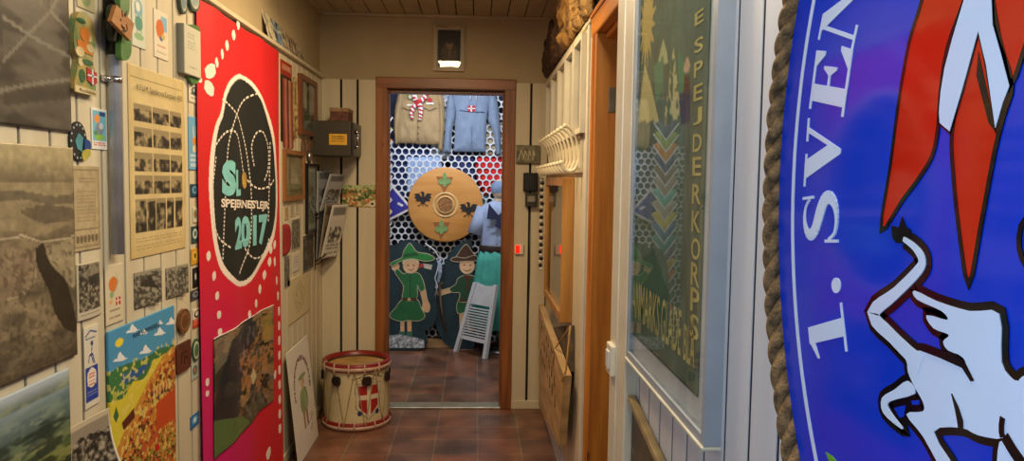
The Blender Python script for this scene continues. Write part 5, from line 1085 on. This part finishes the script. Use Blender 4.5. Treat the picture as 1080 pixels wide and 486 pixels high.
for i in range(len(pts)):
    (ta, za), (tb, zb) = pts[i], pts[(i+1) % len(pts)]; tb = tb if tb > ta else tb+2*PI
    for s_ in np.linspace(0, 1, 9)[:-1]: t = ta+(tb-ta)*s_; rr = dR+.004+(.014 if s_ == 0 else 0)*1; path.append((dc[0]+rr*math.sin(t), dc[1]-rr*math.cos(t), za+(zb-za)*s_))
obj('tension_cord', MB().tube(path, .0028, 6, closed=True), mat('drum_cord', 'a89468', .8), r)
for k, deg in enumerate((-26, 26, 72, -85, 120, -130, 170)):
    t = math.radians(deg); P0 = CY.pt(t*dR, dH-.095, .006); nrm = np.array([math.sin(t), -math.cos(t), 0]); tg = np.array([math.cos(t), math.sin(t), 0])
    pl = Pl(P0, tg, nrm); poly = [(-.024, .018), (-.016, .024), (.022, .022), (.022, -.022), (.0, -.028), (-.02, -.02), (-.03, -.002)]
    obj('leather_ear', MB().prism(pl, smooth_poly(poly, 3), .0, .012), mat('black_leather', '241614', .5), r)
for deg in (-26, 0, 26, 52, -52):
    t = math.radians(deg-4); g = MB()
    for zz in (dH-.048, ) : g.tube([CY.pt(t*dR, zz-.02, .006), CY.pt(t*dR, zz+.01, .017), CY.pt(t*dR, zz+.048, .015), CY.pt(t*dR, zz+.05, -.004)], .004, 6)
    obj('hook', g, M_dw, r)
for deg in (-20, 5, 40):
    t = math.radians(deg); obj('hook', MB().tube([CY.pt(t*dR, .062, .006), CY.pt(t*dR, .03, .018), CY.pt(t*dR, .004, .016)], .004, 6), M_dw, r)
# ================================================================== ROOM BEHIND THE DOORWAY
YD = 6.42
M_mesh = mat('white_mesh', 'd4d6da', .5, var=.04)
def hexmesh(name, x0, x1, z0, z1, label, drop=None):
    p = .0605; hr = p/math.sqrt(3); rin = p*.5*.86; mb = MB(); row = 0; z = z0
    cache = {}
    def vid(q):
        k = tuple(int(round(c*20000)) for c in q)
        if k not in cache: cache[k] = len(mb.v); mb.v.append(q)
        return cache[k]
    while z < z1:
        x = x0+(p/2 if row % 2 else 0)
        while x < x1:
            if not (drop and drop(x, z)):
                for k in range(6):
                    a0, a1 = PI/6+k*PI/3, PI/6+(k+1)*PI/3; o0 = (x+hr*math.cos(a0), z+hr*math.sin(a0)); o1 = (x+hr*math.cos(a1), z+hr*math.sin(a1))
                    am = (a0+a1)/2; om = ((o0[0]+o1[0])/2, (o0[1]+o1[1])/2)
                    i0, im, i1 = [(x+rin*math.cos(t), z+rin*math.sin(t)) for t in (a0, am, a1)]
                    for (A, B, C_, D_) in ((o0, om, im, i0), (om, o1, i1, im)):
                        f = [vid((A[0], YD, A[1])), vid((B[0], YD, B[1])), vid((C_[0], YD, C_[1])), vid((D_[0], YD, D_[1]))]; mb.f.append(tuple(f[::-1]))
                        g_ = [vid((C_[0], YD+.008, C_[1])), vid((D_[0], YD+.008, D_[1]))]; mb.f.append((f[3], f[2], g_[0], g_[1]))
            x += p
        z += p*math.sqrt(3)/2; row += 1
    mb.m = [0]*len(mb.f); mb.sm = [False]*len(mb.f); return obj(name, mb, M_mesh, label=label, cat='mesh screen', fix=False)
hexmesh('honeycomb_screen', -1.25, .42, .06, 2.2, 'tall white honeycomb mesh screen behind the clothes and round shield in the far room', lambda x, z: x < -.66 and z > 1.74)
Dp = PY(YD); M_navy = mat('navy_cloth', '2a3470', .8)
def cloth(name, P, d, colr, label, y=YD+.05, depth=.02):
    pl = PY(y); q = [pl.px(*p) for p in P]; obj(name, puffy(pl, q, 0, depth, .012, .03, .006, seed=len(label)), mat(name+'_'+colr, colr, .8, var=.15), label=label, cat='clothing')
cloth('navy_jersey', [(400, 145), (455, 145), (456, 205), (430, 208), (400, 215)], 0, '28386e', 'navy blue jersey seen through the honeycomb screen under the khaki shirt')
cloth('pale_shirt', [(428, 165), (466, 163), (468, 200), (428, 205)], 0, '90a8cc', 'pale blue shirt behind the honeycomb screen above the round wooden shield', YD+.02)
cloth('dark_jersey', [(474, 163), (500, 160), (502, 192), (486, 195), (474, 178)], 0, '1e2c5c', 'dark blue jersey behind the honeycomb screen beside the red jacket', YD+.03)
cloth('red_jacket', [(500, 167), (510, 162), (520, 165), (534, 162), (538, 190), (528, 200), (511, 208), (503, 190)], 0, 'd01818', 'bright red jacket hung behind the honeycomb screen at the right', YD+.03)
cloth('white_shirt', [(455, 92), (478, 92), (478, 170), (452, 168)], 0, 'd0d8e4', 'white shirt glimpsed between the khaki shirt and the blue smock', YD+.06)
cloth('teal_cloth', [(502, 200), (516, 204), (514, 225), (500, 222)], 0, '3a8c96', 'teal cloth behind the honeycomb screen under the red jacket', YD+.04)
cloth('patterned_shirt', [(508, 130), (530, 128), (530, 165), (508, 165)], 0, 'b8a888', 'beige cloth behind the honeycomb screen under the smock sleeve', YD+.04)
obj('dark_backdrop', MB().box((-1.35, YD+.2, .02), (.6, YD+.22, 2.3)), mat('blue_black_cloth', '222a40', .85), label='dark blue-black backdrop board standing behind the honeycomb screen', cat='backdrop')
def z1(P): return sq(P, 5.4, 405, 90)
# khaki shirt
KY = YD-.03; KP = PY(KY); q = lambda P: [KP.px(*p) for p in z1(P)]
r = root('khaki_shirt', 'khaki scout shirt with a red and white neckerchief hanging left at the doorway top', 'shirt', KP.pt(*KP.px(441, 152))); M_kh = mat('khaki', 'a0855c', .8, var=.08)
obj('body', puffy(KP, q([(112, 30), (150, 20), (200, 8), (250, 20), (300, 30), (326, 60), (326, 335), (300, 342), (70, 330), (74, 220), (92, 120)]), 0, .035, .006, .03, .008, 3), M_kh, r)
obj('sleeve', puffy(KP, q([(112, 28), (80, 45), (62, 120), (52, 230), (62, 335), (78, 342), (84, 250), (100, 150), (116, 90)]), .0, .045, .006, .02, .006, 4), M_kh, r)
obj('sleeve', puffy(KP, q([(300, 28), (335, 50), (345, 90), (345, 240), (335, 378), (306, 370), (312, 240), (306, 120), (296, 80)]), .0, .045, .006, .02, .006, 5), M_kh, r)
g = MB()
for P in ([(108, 125), (180, 128)], [(225, 128), (300, 128)]): g.stroke(KP, q([P[0], (sum(p[0] for p in P)/2, P[0][1]+18), P[1]]), .006, .04, .044)
g.stroke(KP, q([(195, 200), (193, 330)]), .004, .04, .043); obj('pocket_flaps', g, mat('khaki_dark', '7a6848', .8), r)
g = MB()
for y in (205, 240, 275, 305): g.disc(KP, *q([(197, y)])[0], .006, .040, .046, n=10)
obj('buttons', g, mat('brown_button', '3c3020', .5), r)
g = MB().disc(KP, *q([(153, 68)])[0], .024, .040, .044); obj('round_patch', g, mat('green_patch', '4c6a3c', .8), r)
g = MB().disc(KP, *q([(153, 68)])[0], .016, .044, .045); obj('patch_centre', g, mat('cream_patch', 'b8b490', .8), r)
g = MB().disc(KP, *q([(263, 86)])[0], .020, .04, .044); obj('red_patch', g, mat('red_patch', 'b02a30', .8), r); g = MB().rect(KP, *q([(240, 100)])[0], *q([(285, 112)])[0], .04, .043).rect(KP, *q([(133, 110)])[0], *q([(170, 120)])[0], .04, .043); obj('white_name_strip', g, mat('white_patch', 'd8d0c0', .8), r)
r2 = root('neckerchief', 'red and white twisted neckerchief tied round the khaki shirt collar', 'neckerchief', KP.pt(*KP.px(441, 125), .05)); 
Mr, Mw = mat('scarf_red', 'b01c24', .8), mat('scarf_white', 'd8d0cc', .8)
def striped(path, r0, name):
    P = [KP.pt(*q([p])[0], .055) for p in path]; 
    P = [P[int(i)]*(1-(i-int(i)))+P[min(int(i)+1, len(P)-1)]*(i-int(i)) for i in np.linspace(0, len(P)-1, 25)]
    g = MB().tube(P, [r0*(1-.5*i/24) if name == 'tail' else r0 for i in range(25)], 10)
    for fi in range(len(g.f)): g.m[fi] = ((fi % 10)+(fi//10)*2)//5 % 2
    obj(name, g, [Mr, Mw], r2)
striped([(190, 8), (175, 40), (180, 80), (195, 100)], .022, 'collar_roll'); striped([(230, 8), (245, 45), (230, 80), (200, 100)], .022, 'collar_roll')
striped([(195, 100), (170, 130), (158, 165), (165, 195)], .024, 'tail'); striped([(200, 100), (212, 135), (212, 170), (208, 200)], .026, 'tail'); obj('knot', MB().ball(KP.pt(*q([(198, 100)])[0], .06), .026, n=8), mat('knot_red', 'b01c24', .8), r2)
# blue smock
r = root('blue_smock', 'light blue-grey smock with a small flag badge hanging right at the doorway top', 'smock', KP.pt(*KP.px(492, 162))); M_bs = mat('smock_blue', '75849a', .8, var=.07)
obj('body', puffy(KP, q([(385, 40), (440, 18), (500, 8), (560, 18), (620, 38), (600, 120), (585, 200), (582, 300), (580, 385), (420, 382), (395, 378), (402, 250), (405, 150)]), 0, .035, .006, .03, .008, 8), M_bs, r)
obj('sleeve', puffy(KP, q([(390, 35), (362, 60), (352, 140), (345, 260), (335, 385), (382, 390), (385, 300), (395, 230), (408, 180), (410, 100)]), 0, .045, .006, .02, .007, 9), M_bs, r)
obj('sleeve', puffy(KP, q([(600, 30), (640, 60), (655, 130), (665, 250), (668, 400), (640, 400), (625, 300), (610, 240), (590, 205), (592, 110)]), 0, .045, .006, .02, .007, 10), M_bs, r)
g = MB().stroke(KP, q([(430, 142), (500, 152), (570, 152)]), .006, .040, .043).stroke(KP, q([(500, 240), (500, 380)]), .004, .04, .042); obj('pocket_seam', g, mat('smock_seam', '56708c', .8), r)
g = MB().rect(KP, *q([(478, 118)])[0], *q([(520, 152)])[0], .041, .045); obj('flag_badge', g, Mr, r); g = MB().rect(KP, *q([(494, 118)])[0], *q([(501, 152)])[0], .045, .046).rect(KP, *q([(478, 131)])[0], *q([(520, 138)])[0], .045, .046); obj('flag_cross', g, Mw, r)
for x in (490, 524): obj('drawstring', MB().tube([KP.pt(*q([(x, 35)])[0], .045), KP.pt(*q([(x+3, 60)])[0], .045), KP.pt(*q([(x, 88)])[0], .045)], .004, 6), Mw, r)
obj('collar', puffy(KP, q([(470, 8), (485, 30), (520, 34), (555, 12), (520, 2)]), .03, .02, .005, .01), mat('smock_collar', '40506a', .8), r)
# navy pennant
PP = PY(YD-.05); P = [PP.px(*p) for p in ((413.5, 194), (435.5, 220), (410, 233), (396, 212))]; r = root('navy_pennant', 'navy neckerchief with a white border beside the left edge of the round shield', 'neckerchief', PP.pt(*P[2]))
obj('border', MB().prism(PP, P, .0, .006), Mw, r); c = np.mean(np.array(P), 0); obj('cloth', MB().prism(PP, [tuple(c+(np.array(p)-c)*.82) for p in P], .006, .010), mat('navy_violet', '2e2c8c', .8), r)
obj('emblem', MB().prism(PP, [tuple(PP.px(*p)) for p in ((420, 213), (426, 216), (424, 218), (419, 215))], .010, .011), Mw, r)
# round shield
SY = YD-.075; SHP = PY(SY); c = SHP.px(469.8, 216); rr = SHP.px(509.3, 216)[0]-c[0]; r = root('round_shield', 'large round tan wooden shield with eagles and lilies in the far room', 'shield', SHP.pt(c[0], c[1]-rr))
obj('disc', MB().lathe(SHP.pt(*c), [(.0001, .0), (rr*.5, -.001), (rr*.97, .0), (rr, .004), (rr, .022), (.0001, .022)], 72, axis='y'), wood('tan_shield', 'cc9048', 'bc7e38', 0, 5, .5, False, .15), r)
g = MB().lathe(SHP.pt(*c), [(.092, -.002), (.100, -.012), (.110, -.002)], 40, axis='y').lathe(SHP.pt(*c), [(.062, -.002), (.068, -.020), (.076, -.002)], 40, axis='y'); obj('boss_ring', g, mat('brass_ring', 'd8b478', .4), r)
obj('boss', MB().disc(SHP, *c, .060, .002, .012, n=30), mat('boss_brown', 'a8703c', .5, col2='6a4424', scale=60), r)
M_fl, M_tri, M_eg = mat('lily_green', '7a9a58', .6), mat('triangle_brown', 'a05c2c', .6), mat('eagle_black', '201c1c', .6)
f54 = lambda P: [SHP.px(*p) for p in sq(P, 5.4, 405, 170)]
for (x, y) in ((346, 110), (328, 380)):
    obj('brown_triangle', MB().prism(SHP, f54([(x-48, y-24 if y < 200 else y-34), (x+48, y-20 if y < 200 else y-34), (x-4, y+68 if y < 200 else y+62)]), .001, .005), M_tri, r)
    obj('green_lily', MB().prism(SHP, f54(smooth_poly([(x, y-48), (x+14, y-20), (x+8, y-5), (x+26, y-12), (x+36, y+8), (x+20, y+22), (x+12, y+20), (x+6, y+34), (x-6, y+34), (x-12, y+20), (x-24, y+24), (x-38, y+8), (x-26, y-12), (x-8, y-5), (x-14, y-20)], 3)), .005, .009), M_fl, r)
def eagle(x, y, w=1):
    g = MB(); g.prism(SHP, f54([(x-10, y-10), (x+10, y-10), (x+14, y+20), (x, y+34), (x-14, y+20)]), .001, .005)
    for s_ in (-1, 1):
        g.prism(SHP, f54([(x+s_*8, y-8), (x+s_*24, y-30), (x+s_*50, y-26), (x+s_*40, y-14), (x+s_*50, y-4), (x+s_*36, y+2), (x+s_*42, y+14), (x+s_*12, y+16)]), .001, .005)
        g.stroke(SHP, f54([(x+s_*6, y+26), (x+s_*22, y+42), (x+s_*30, y+38)]), .006, .001, .005)
    g.prism(SHP, f54([(x-6, y-10), (x-8, y-34), (x-20, y-32), (x-4, y-42), (x+8, y-34), (x+8, y-10)]), .001, .005); g.stroke(SHP, f54([(x, y+30), (x, y+44)]), .006, .001, .005); obj('black_eagle', g, M_eg, r)
eagle(222, 212); eagle(482, 272)
# cut-out girl and boy
z3 = lambda P: sq(P, 3.47, 405, 250)
def figure(name, label, cat, y, layers, base):
    pl = PY(y); g0 = [pl.px(*p) for p in z3(base)]; zmin = min(p[1] for p in g0); g0 = [(a, max(z, .003)) for a, z in g0]
    r = root(name, label, cat, (g0[0][0], y, .0)); obj('board', MB().prism(pl, smooth_poly(g0, 3), -.012, 0), mat('teal_board', '16323a', .5, var=.15), r)
    for (nm, P, cl, lv, ol) in layers:
        pts = smooth_poly([pl.px(*p) for p in z3(P)], 3) if len(P) > 4 else [pl.px(*p) for p in z3(P)]
        g = MB().prism(pl, pts, 0, .0015*lv)
        if ol: g.stroke(pl, pts, .0052, .0, .0015*lv+.0006, 1, closed=True)
        obj(nm, g, [mat('cut_'+cl, cl, .5, var=.1), mat('cream_outline', 'b8b08c', .6)], r)
    return r, pl
def ellp(cx, cy, rx, ry, n=16): return [(cx+rx*math.cos(t*2*PI/n), cy+ry*math.sin(t*2*PI/n)) for t in range(n)]
SK = 'd8a878'
r, pl = figure('girl_cutout', 'painted plywood cut-out of a girl in green hat and green dress', 'cut-out figure', 6.2, [
    ('leg', [(60, 300), (74, 300), (75, 350), (60, 350)], SK, 1, 0), ('leg', [(84, 300), (101, 300), (101, 350), (86, 350)], SK, 1, 0), ('sock', [(54, 345), (76, 345), (76, 372), (52, 372)], '3c6a58', 2, 0), ('sock', [(82, 345), (103, 345), (105, 372), (82, 372)], '3c6a58', 2, 0),
    ('arm', [(132, 190), (150, 186), (158, 225), (168, 250), (164, 272), (152, 274), (140, 262), (142, 240)], SK, 1, 1),
    ('hand', ellp(42, 108, 14, 15), SK, 2, 1), ('pigtail', [(125, 95), (148, 98), (150, 110), (128, 112)], 'a83838', 1, 0), ('pigtail_end', [(145, 97), (176, 102), (172, 118), (148, 112)], 'c8b8b0', 2, 1),
    ('dress', [(70, 226), (120, 226), (138, 262), (150, 290), (128, 306), (90, 304), (60, 308), (20, 290), (42, 258)], '1f6234', 3, 1),
    ('shirt', [(72, 134), (86, 128), (110, 128), (134, 138), (150, 186), (132, 198), (122, 175), (119, 228), (68, 228), (72, 182), (54, 150), (40, 128), (50, 116)], '226a3a', 3, 1), ('belt', [(68, 221), (120, 221), (120, 233), (68, 233)], '4a3420', 4, 0), ('buckle', ellp(92, 227, 6, 6, 10), 'b8a878', 5, 0),
    ('face', ellp(98, 104, 28, 28), 'dfb084', 4, 1), ('fringe', [(68, 98), (74, 80), (98, 72), (122, 80), (128, 98), (112, 88), (90, 86)], 'd8c49c', 5, 0), ('hat', [(22, 98), (40, 86), (66, 74), (72, 52), (92, 22), (104, 32), (122, 54), (164, 62), (186, 80), (150, 88), (104, 78), (60, 88), (34, 104)], '28803c', 6, 1), ('hat_band', [(70, 62), (122, 54), (126, 66), (70, 74)], '1c5a2c', 7, 0)],
    [(-30, 70), (40, 28), (92, 8), (150, 35), (188, 70), (198, 130), (185, 200), (195, 280), (172, 330), (150, 345), (148, 405), (-30, 405)])
g = MB()
for x in (88, 109): g.disc(pl, *pl.px(*z3([(x, 103)])[0]), .006, .006, .0075, n=10)
g.stroke(pl, [pl.px(*p) for p in z3([(88, 116), (99, 121), (110, 115)])], .004, .006, .0075); g.stroke(pl, [pl.px(*p) for p in z3([(95, 135), (96, 180), (95, 218)])], .004, .0045, .0062); obj('face_lines', g, mat('dark_line', '30201a', .6), r)
P = z3([(-30, 362), (60, 356), (120, 368), (146, 376), (148, 405), (-30, 405)]); pp = [pl.px(*p) for p in P]; obj('rock_base', MB().prism(pl, [(a, max(z, .003)) for a, z in pp], 0, .007), mat('painted_rocks', 'c8ccd0', .5, col2='4a5458', scale=34), r)
r, pl = figure('boy_cutout', 'painted plywood cut-out of a boy in brown hat holding a staff', 'cut-out figure', 6.28, [
    ('leg', [(276, 270), (298, 270), (298, 345), (278, 345)], SK, 1, 1), ('leg', [(304, 270), (326, 270), (324, 345), (306, 345)], SK, 1, 1),
    ('shorts', [(272, 232), (332, 232), (332, 278), (302, 274), (270, 278)], '1f5a34', 2, 1), ('arm', [(208, 194), (246, 184), (252, 200), (210, 212)], SK, 2, 1), ('hand', ellp(206, 203, 12, 11, 12), SK, 3, 1),
    ('shirt', [(270, 152), (292, 140), (328, 142), (346, 170), (346, 215), (332, 234), (276, 236), (278, 205), (250, 202), (240, 188), (262, 172)], '1e4a30', 3, 1), ('neckerchief', [(292, 140), (322, 142), (308, 160), (312, 195), (302, 190), (302, 158)], '5c2a24', 4, 0), ('belt', [(275, 226), (333, 226), (333, 236), (275, 236)], '4a3420', 4, 0),
    ('face', ellp(304, 104, 27, 30), 'dfb084', 4, 1), ('hat_crown', [(266, 80), (274, 56), (300, 26), (320, 50), (332, 76)], '4a2c20', 5, 1), ('hat_brim', [(244, 82), (262, 72), (296, 76), (330, 66), (348, 76), (336, 86), (300, 88), (262, 90)], '4a2c20', 6, 1)],
    [(186, 300), (192, 200), (215, 110), (250, 45), (300, 12), (322, 18), (328, 140), (328, 300), (328, 405), (250, 403), (210, 370)])
g = MB()
for x in (294, 316): g.disc(pl, *pl.px(*z3([(x, 102)])[0]), .006, .006, .0075, n=10)
g.stroke(pl, [pl.px(*p) for p in z3([(290, 118), (304, 124), (320, 117)])], .004, .006, .0075); obj('face_lines', g, mat('dark_line', '30201a', .6), r)
obj('staff', MB().tube([pl.pt(*pl.px(*z3([p])[0]), .012) for p in ((202, 160), (208, 250), (226, 345))], .011, 8).tube([pl.pt(*pl.px(*z3([p])[0]), .012) for p in ((205, 182), (214, 165))], .008, 8), wood('staff_wood', '6a5640', '4a3826', 2, 9, .6, False), r)
# pale wooden sill and white cord
a0 = PY(6.32).px(446, 362)[0]; a1 = PY(6.32).px(468, 362)[0]; obj('wooden_plinth', MB().bev((a0, 6.32, .0), (a1+.1, 6.38, .075), .004), mat('pale_pine', 'b89468', .5), label='low pale wooden plinth between the two cut-out figures', cat='plinth')
obj('draped_string', MB().tube([PY(6.18).pt(*PY(6.18).px(*z3([p])[0])) for p in ((150, 22), (185, 48), (205, 80), (196, 120), (186, 150), (196, 180), (188, 210))], .006, 6), mat('white_cord', 'c4c8cc', .7), label='white string hanging down between the girl and boy cut-outs', cat='string')
obj('patterned_bag', puffy(PY(6.24), [PY(6.24).px(*p) for p in z3([(192, 85), (212, 78), (214, 130), (202, 170), (186, 165)])], 0, .03, .006, .02), mat('blue_check', '6a8ab8', .7, col2='c4ccd8', scale=70), label='small blue and white patterned cloth hanging between the two cut-outs', cat='cloth')
# mannequin in uniform
mx, my = on(1, 6.24, 527, 240)[0], 6.24; zz = lambda y: float(on(1, my, 515, y)[2]); r = root('mannequin', 'mannequin in light blue scout shirt and green skirt at the right of the far room', 'mannequin', (mx, my, 0))
kx = 6.24/780; wv = lambda dx: dx*kx
def ell_tube(prof, sy=.62, n=48, folds=0, amp=0):
    mb = MB(); vs = []
    for (w_, z) in prof:
        for i in range(n):
            t = 2*PI*i/n; k = 1+(amp*math.sin(folds*t) if folds else 0); vs.append((mx+w_*k*math.cos(t), my+w_*sy*k*math.sin(t), z))
    fs = [(j*n+i, j*n+(i+1) % n, (j+1)*n+(i+1) % n, (j+1)*n+i) for j in range(len(prof)-1) for i in range(n)]; fs += [tuple(range(n)), tuple(range((len(prof)-1)*n, len(prof)*n))[::-1]]
    return mb.add(vs, fs, 0, True)
M_ls = mat('light_blue_shirt', '93a2c0', .8, var=.08); M_sk2 = mat('mannequin_skin', 'd0b89c', .6)
obj('shirt', ell_tube([(wv(20), zz(268)), (wv(20.5), zz(258)), (wv(21), zz(240)), (wv(22), zz(225)), (wv(20), zz(218)), (wv(11), zz(213)), (wv(6), zz(211))], folds=9, amp=.012), M_ls, r)
obj('skirt', ell_tube([(wv(30), zz(345)), (wv(27), zz(310)), (wv(23), zz(275)), (wv(20.5), zz(264))], folds=13, amp=.06), mat('green_skirt', '3f9a8c', .8, var=.1), r)
obj('belt', ell_tube([(wv(21), zz(265)), (wv(21.6), zz(264)), (wv(21.6), zz(259)), (wv(21), zz(258))]), mat('brown_belt', '2c2018', .5), r)
obj('neck', ell_tube([(wv(6), zz(215)), (wv(5.5), zz(205))], 1), M_sk2, r); obj('head', MB().ball((mx, my, zz(200)), .068, n=14, sc=(1, 1.12, 1.35)), M_sk2, r)
obj('cap', MB().lathe((mx, my, zz(203)), [(.074, 0), (.080, .03), (.074, .07), (.045, .098), (.0001, .105)], 30), mat('cap_blue', '7488a8', .8), r)
for s_ in (-1, 1):
    sh = np.array([mx+s_*wv(17), my, zz(219)]); el_ = np.array([mx+s_*wv(26), my-.02, zz(247)]); el_ = el_+np.array([0, 0, 0]); obj('sleeve', MB().tube([sh, (sh+el_)/2, el_], [.058, .062, .066], 14), M_ls, r)
g = MB(); FP = PY(my-.115*1.05)
g.prism(FP, [(mx-wv(12), zz(214)), (mx-wv(2), zz(226)), (mx+wv(12), zz(214)), (mx+wv(8), zz(232)), (mx+wv(1), zz(230)), (mx+wv(4), zz(240)), (mx-wv(6), zz(238)), (mx-wv(2), zz(229)), (mx-wv(14), zz(230))], 0, .016); obj('neckerchief', g, mat('navy_scarf', '1c2444', .8), r)
g = MB()
for z in (236, 247, 256): g.disc(FP, mx-wv(3), zz(z), .006, 0, .006, n=8)
g.stroke(FP, [(mx-wv(14), zz(238)), (mx-wv(6), zz(239))], .005, .0, .005); obj('buttons', g, mat('dark_button', '2a3454', .5), r)
obj('stand', MB().tube([(mx, my, .02), (mx, my, zz(340))], .016, 12).lathe((mx, my, 0), [(.0001, .0), (.15, .0), (.15, .012), (.02, .03), (.0001, .03)], 30), mat('stand_metal', '5a5a5e', .3, .8), r)
# white slatted folded chair
fl, fr = on(2, 0, 480.5, 371), on(2, 0, 511, 378.5); tl, trr = on(1, 6.09, 501.5, 297.5), on(1, 5.97, 527.5, 303)
fr[2] = fl[2] = .002; Wv = tl-fl; U = fr-fl; U /= np.linalg.norm(U); Wl = np.linalg.norm(Wv); Wv /= Wl; Nn = np.cross(U, Wv); Nn /= np.linalg.norm(Nn); Nn = Nn if Nn[1] < 0 else -Nn
CH = Pl(fl, fr-fl if False else U, Nn, Wv); wr = float(np.linalg.norm(fr-fl)); tw_ = wr; to_ = 0.0; tw_ = float(np.linalg.lstsq(np.c_[U, Wv], trr-fl, rcond=None)[0][0])
r = root('slatted_chair', 'white slatted folding chair leaning folded in front of the mannequin', 'chair', tuple((fl+fr)/2)); M_cw = mat('white_chair', 'c8ccd0', .4, var=.05); lw = .036
topz = Wl; at = lambda s_, v: (to_*v/topz if s_ == 0 else wr+(tw_-wr)*v/topz)
for s_ in (0, 1): obj('leg', MB().prism(CH, [(at(s_, 0)-lw/2, .0), (at(s_, 0)+lw/2, 0), (at(s_, topz)+lw/2, topz), (at(s_, topz)-lw/2, topz)], -.02, .012), M_cw, r)
P = [(at(0, topz*.70), topz*.70), (at(1, topz*.70), topz*.70), (at(1, topz), topz*.985), ((at(0, topz)+at(1, topz))/2, topz*.97), (at(0, topz), topz*1.0)]; obj('back_board', MB().prism(CH, P, -.01, .004), M_cw, r)
for i in range(11):
    v = topz*(.27+.037*i); obj('slat', MB().prism(CH, [(at(0, v), v), (at(1, v), v), (at(1, v), v+topz*.016), (at(0, v), v+topz*.016)], -.008, .004), M_cw, r)
v = topz*.20; obj('rail', MB().prism(CH, [(at(0, v), v), (at(1, v), v), (at(1, v), v+topz*.05), (at(0, v), v+topz*.05)], -.012, .006), M_cw, r)
# column of neckerchiefs, seen mirrored in the display frame's glass
cols = ['30405c', '8a9a3c', 'c8762c', '2c3c6c', '7a5a4a', '9a8070', '5cae9a', 'b0a080', 'd0b83c', '3c6c9c', '2c8a8a', '6a3a80', 'd0a030', 'c85028', '24444c', '2c5a5c', '8a2c54']
names = ['slate', 'olive', 'orange', 'navy', 'brown', 'dusty pink', 'mint', 'beige', 'yellow', 'sky blue', 'teal', 'violet', 'golden', 'rust', 'dark petrol', 'petrol', 'plum']
cx = -.82; YS = 6.3; SPn = PY(YS)
for i, (cl, nm) in enumerate(zip(cols, names)):
    z = 1.95-i*.098; h = .15; w_ = .11
    P = [(cx-w_, z+.02), (cx-w_+.05, z+.05), (cx, z-.02), (cx+w_-.05, z+.05), (cx+w_, z+.02), (cx+w_*.45, z-.09), (cx, z-h), (cx-w_*.45, z-.09)]
    g = puffy(SPn, P, .004*i+.01, .016, .008, .02, .003, i); k = len(g.v)
    Bp_ = [(a, zz_) for a, zz_ in ((cx-w_, z+.012), (cx, z-h+.012), (cx+w_, z+.012))]; g.stroke(SPn, Bp_, .010, .004*i+.012, .004*i+.028, 1)
    obj('hanging_neckerchief', g, [mat('scarf_'+cl, cl, .8), Mw], label='%s neckerchief in the column of hanging neckerchiefs mirrored in the display frame glass' % nm, cat='neckerchief', group='column of hanging neckerchiefs')
obj('neckerchief_pole', MB().tube([(cx, YS+.0, .0), (cx, YS+.0, 2.1)], .012, 10), mat('pole_wood', '8a6a44', .6), label='wooden pole carrying the column of neckerchiefs', cat='pole')
for o in list(D.objects):
    if '_loc' in o: del o['_loc']
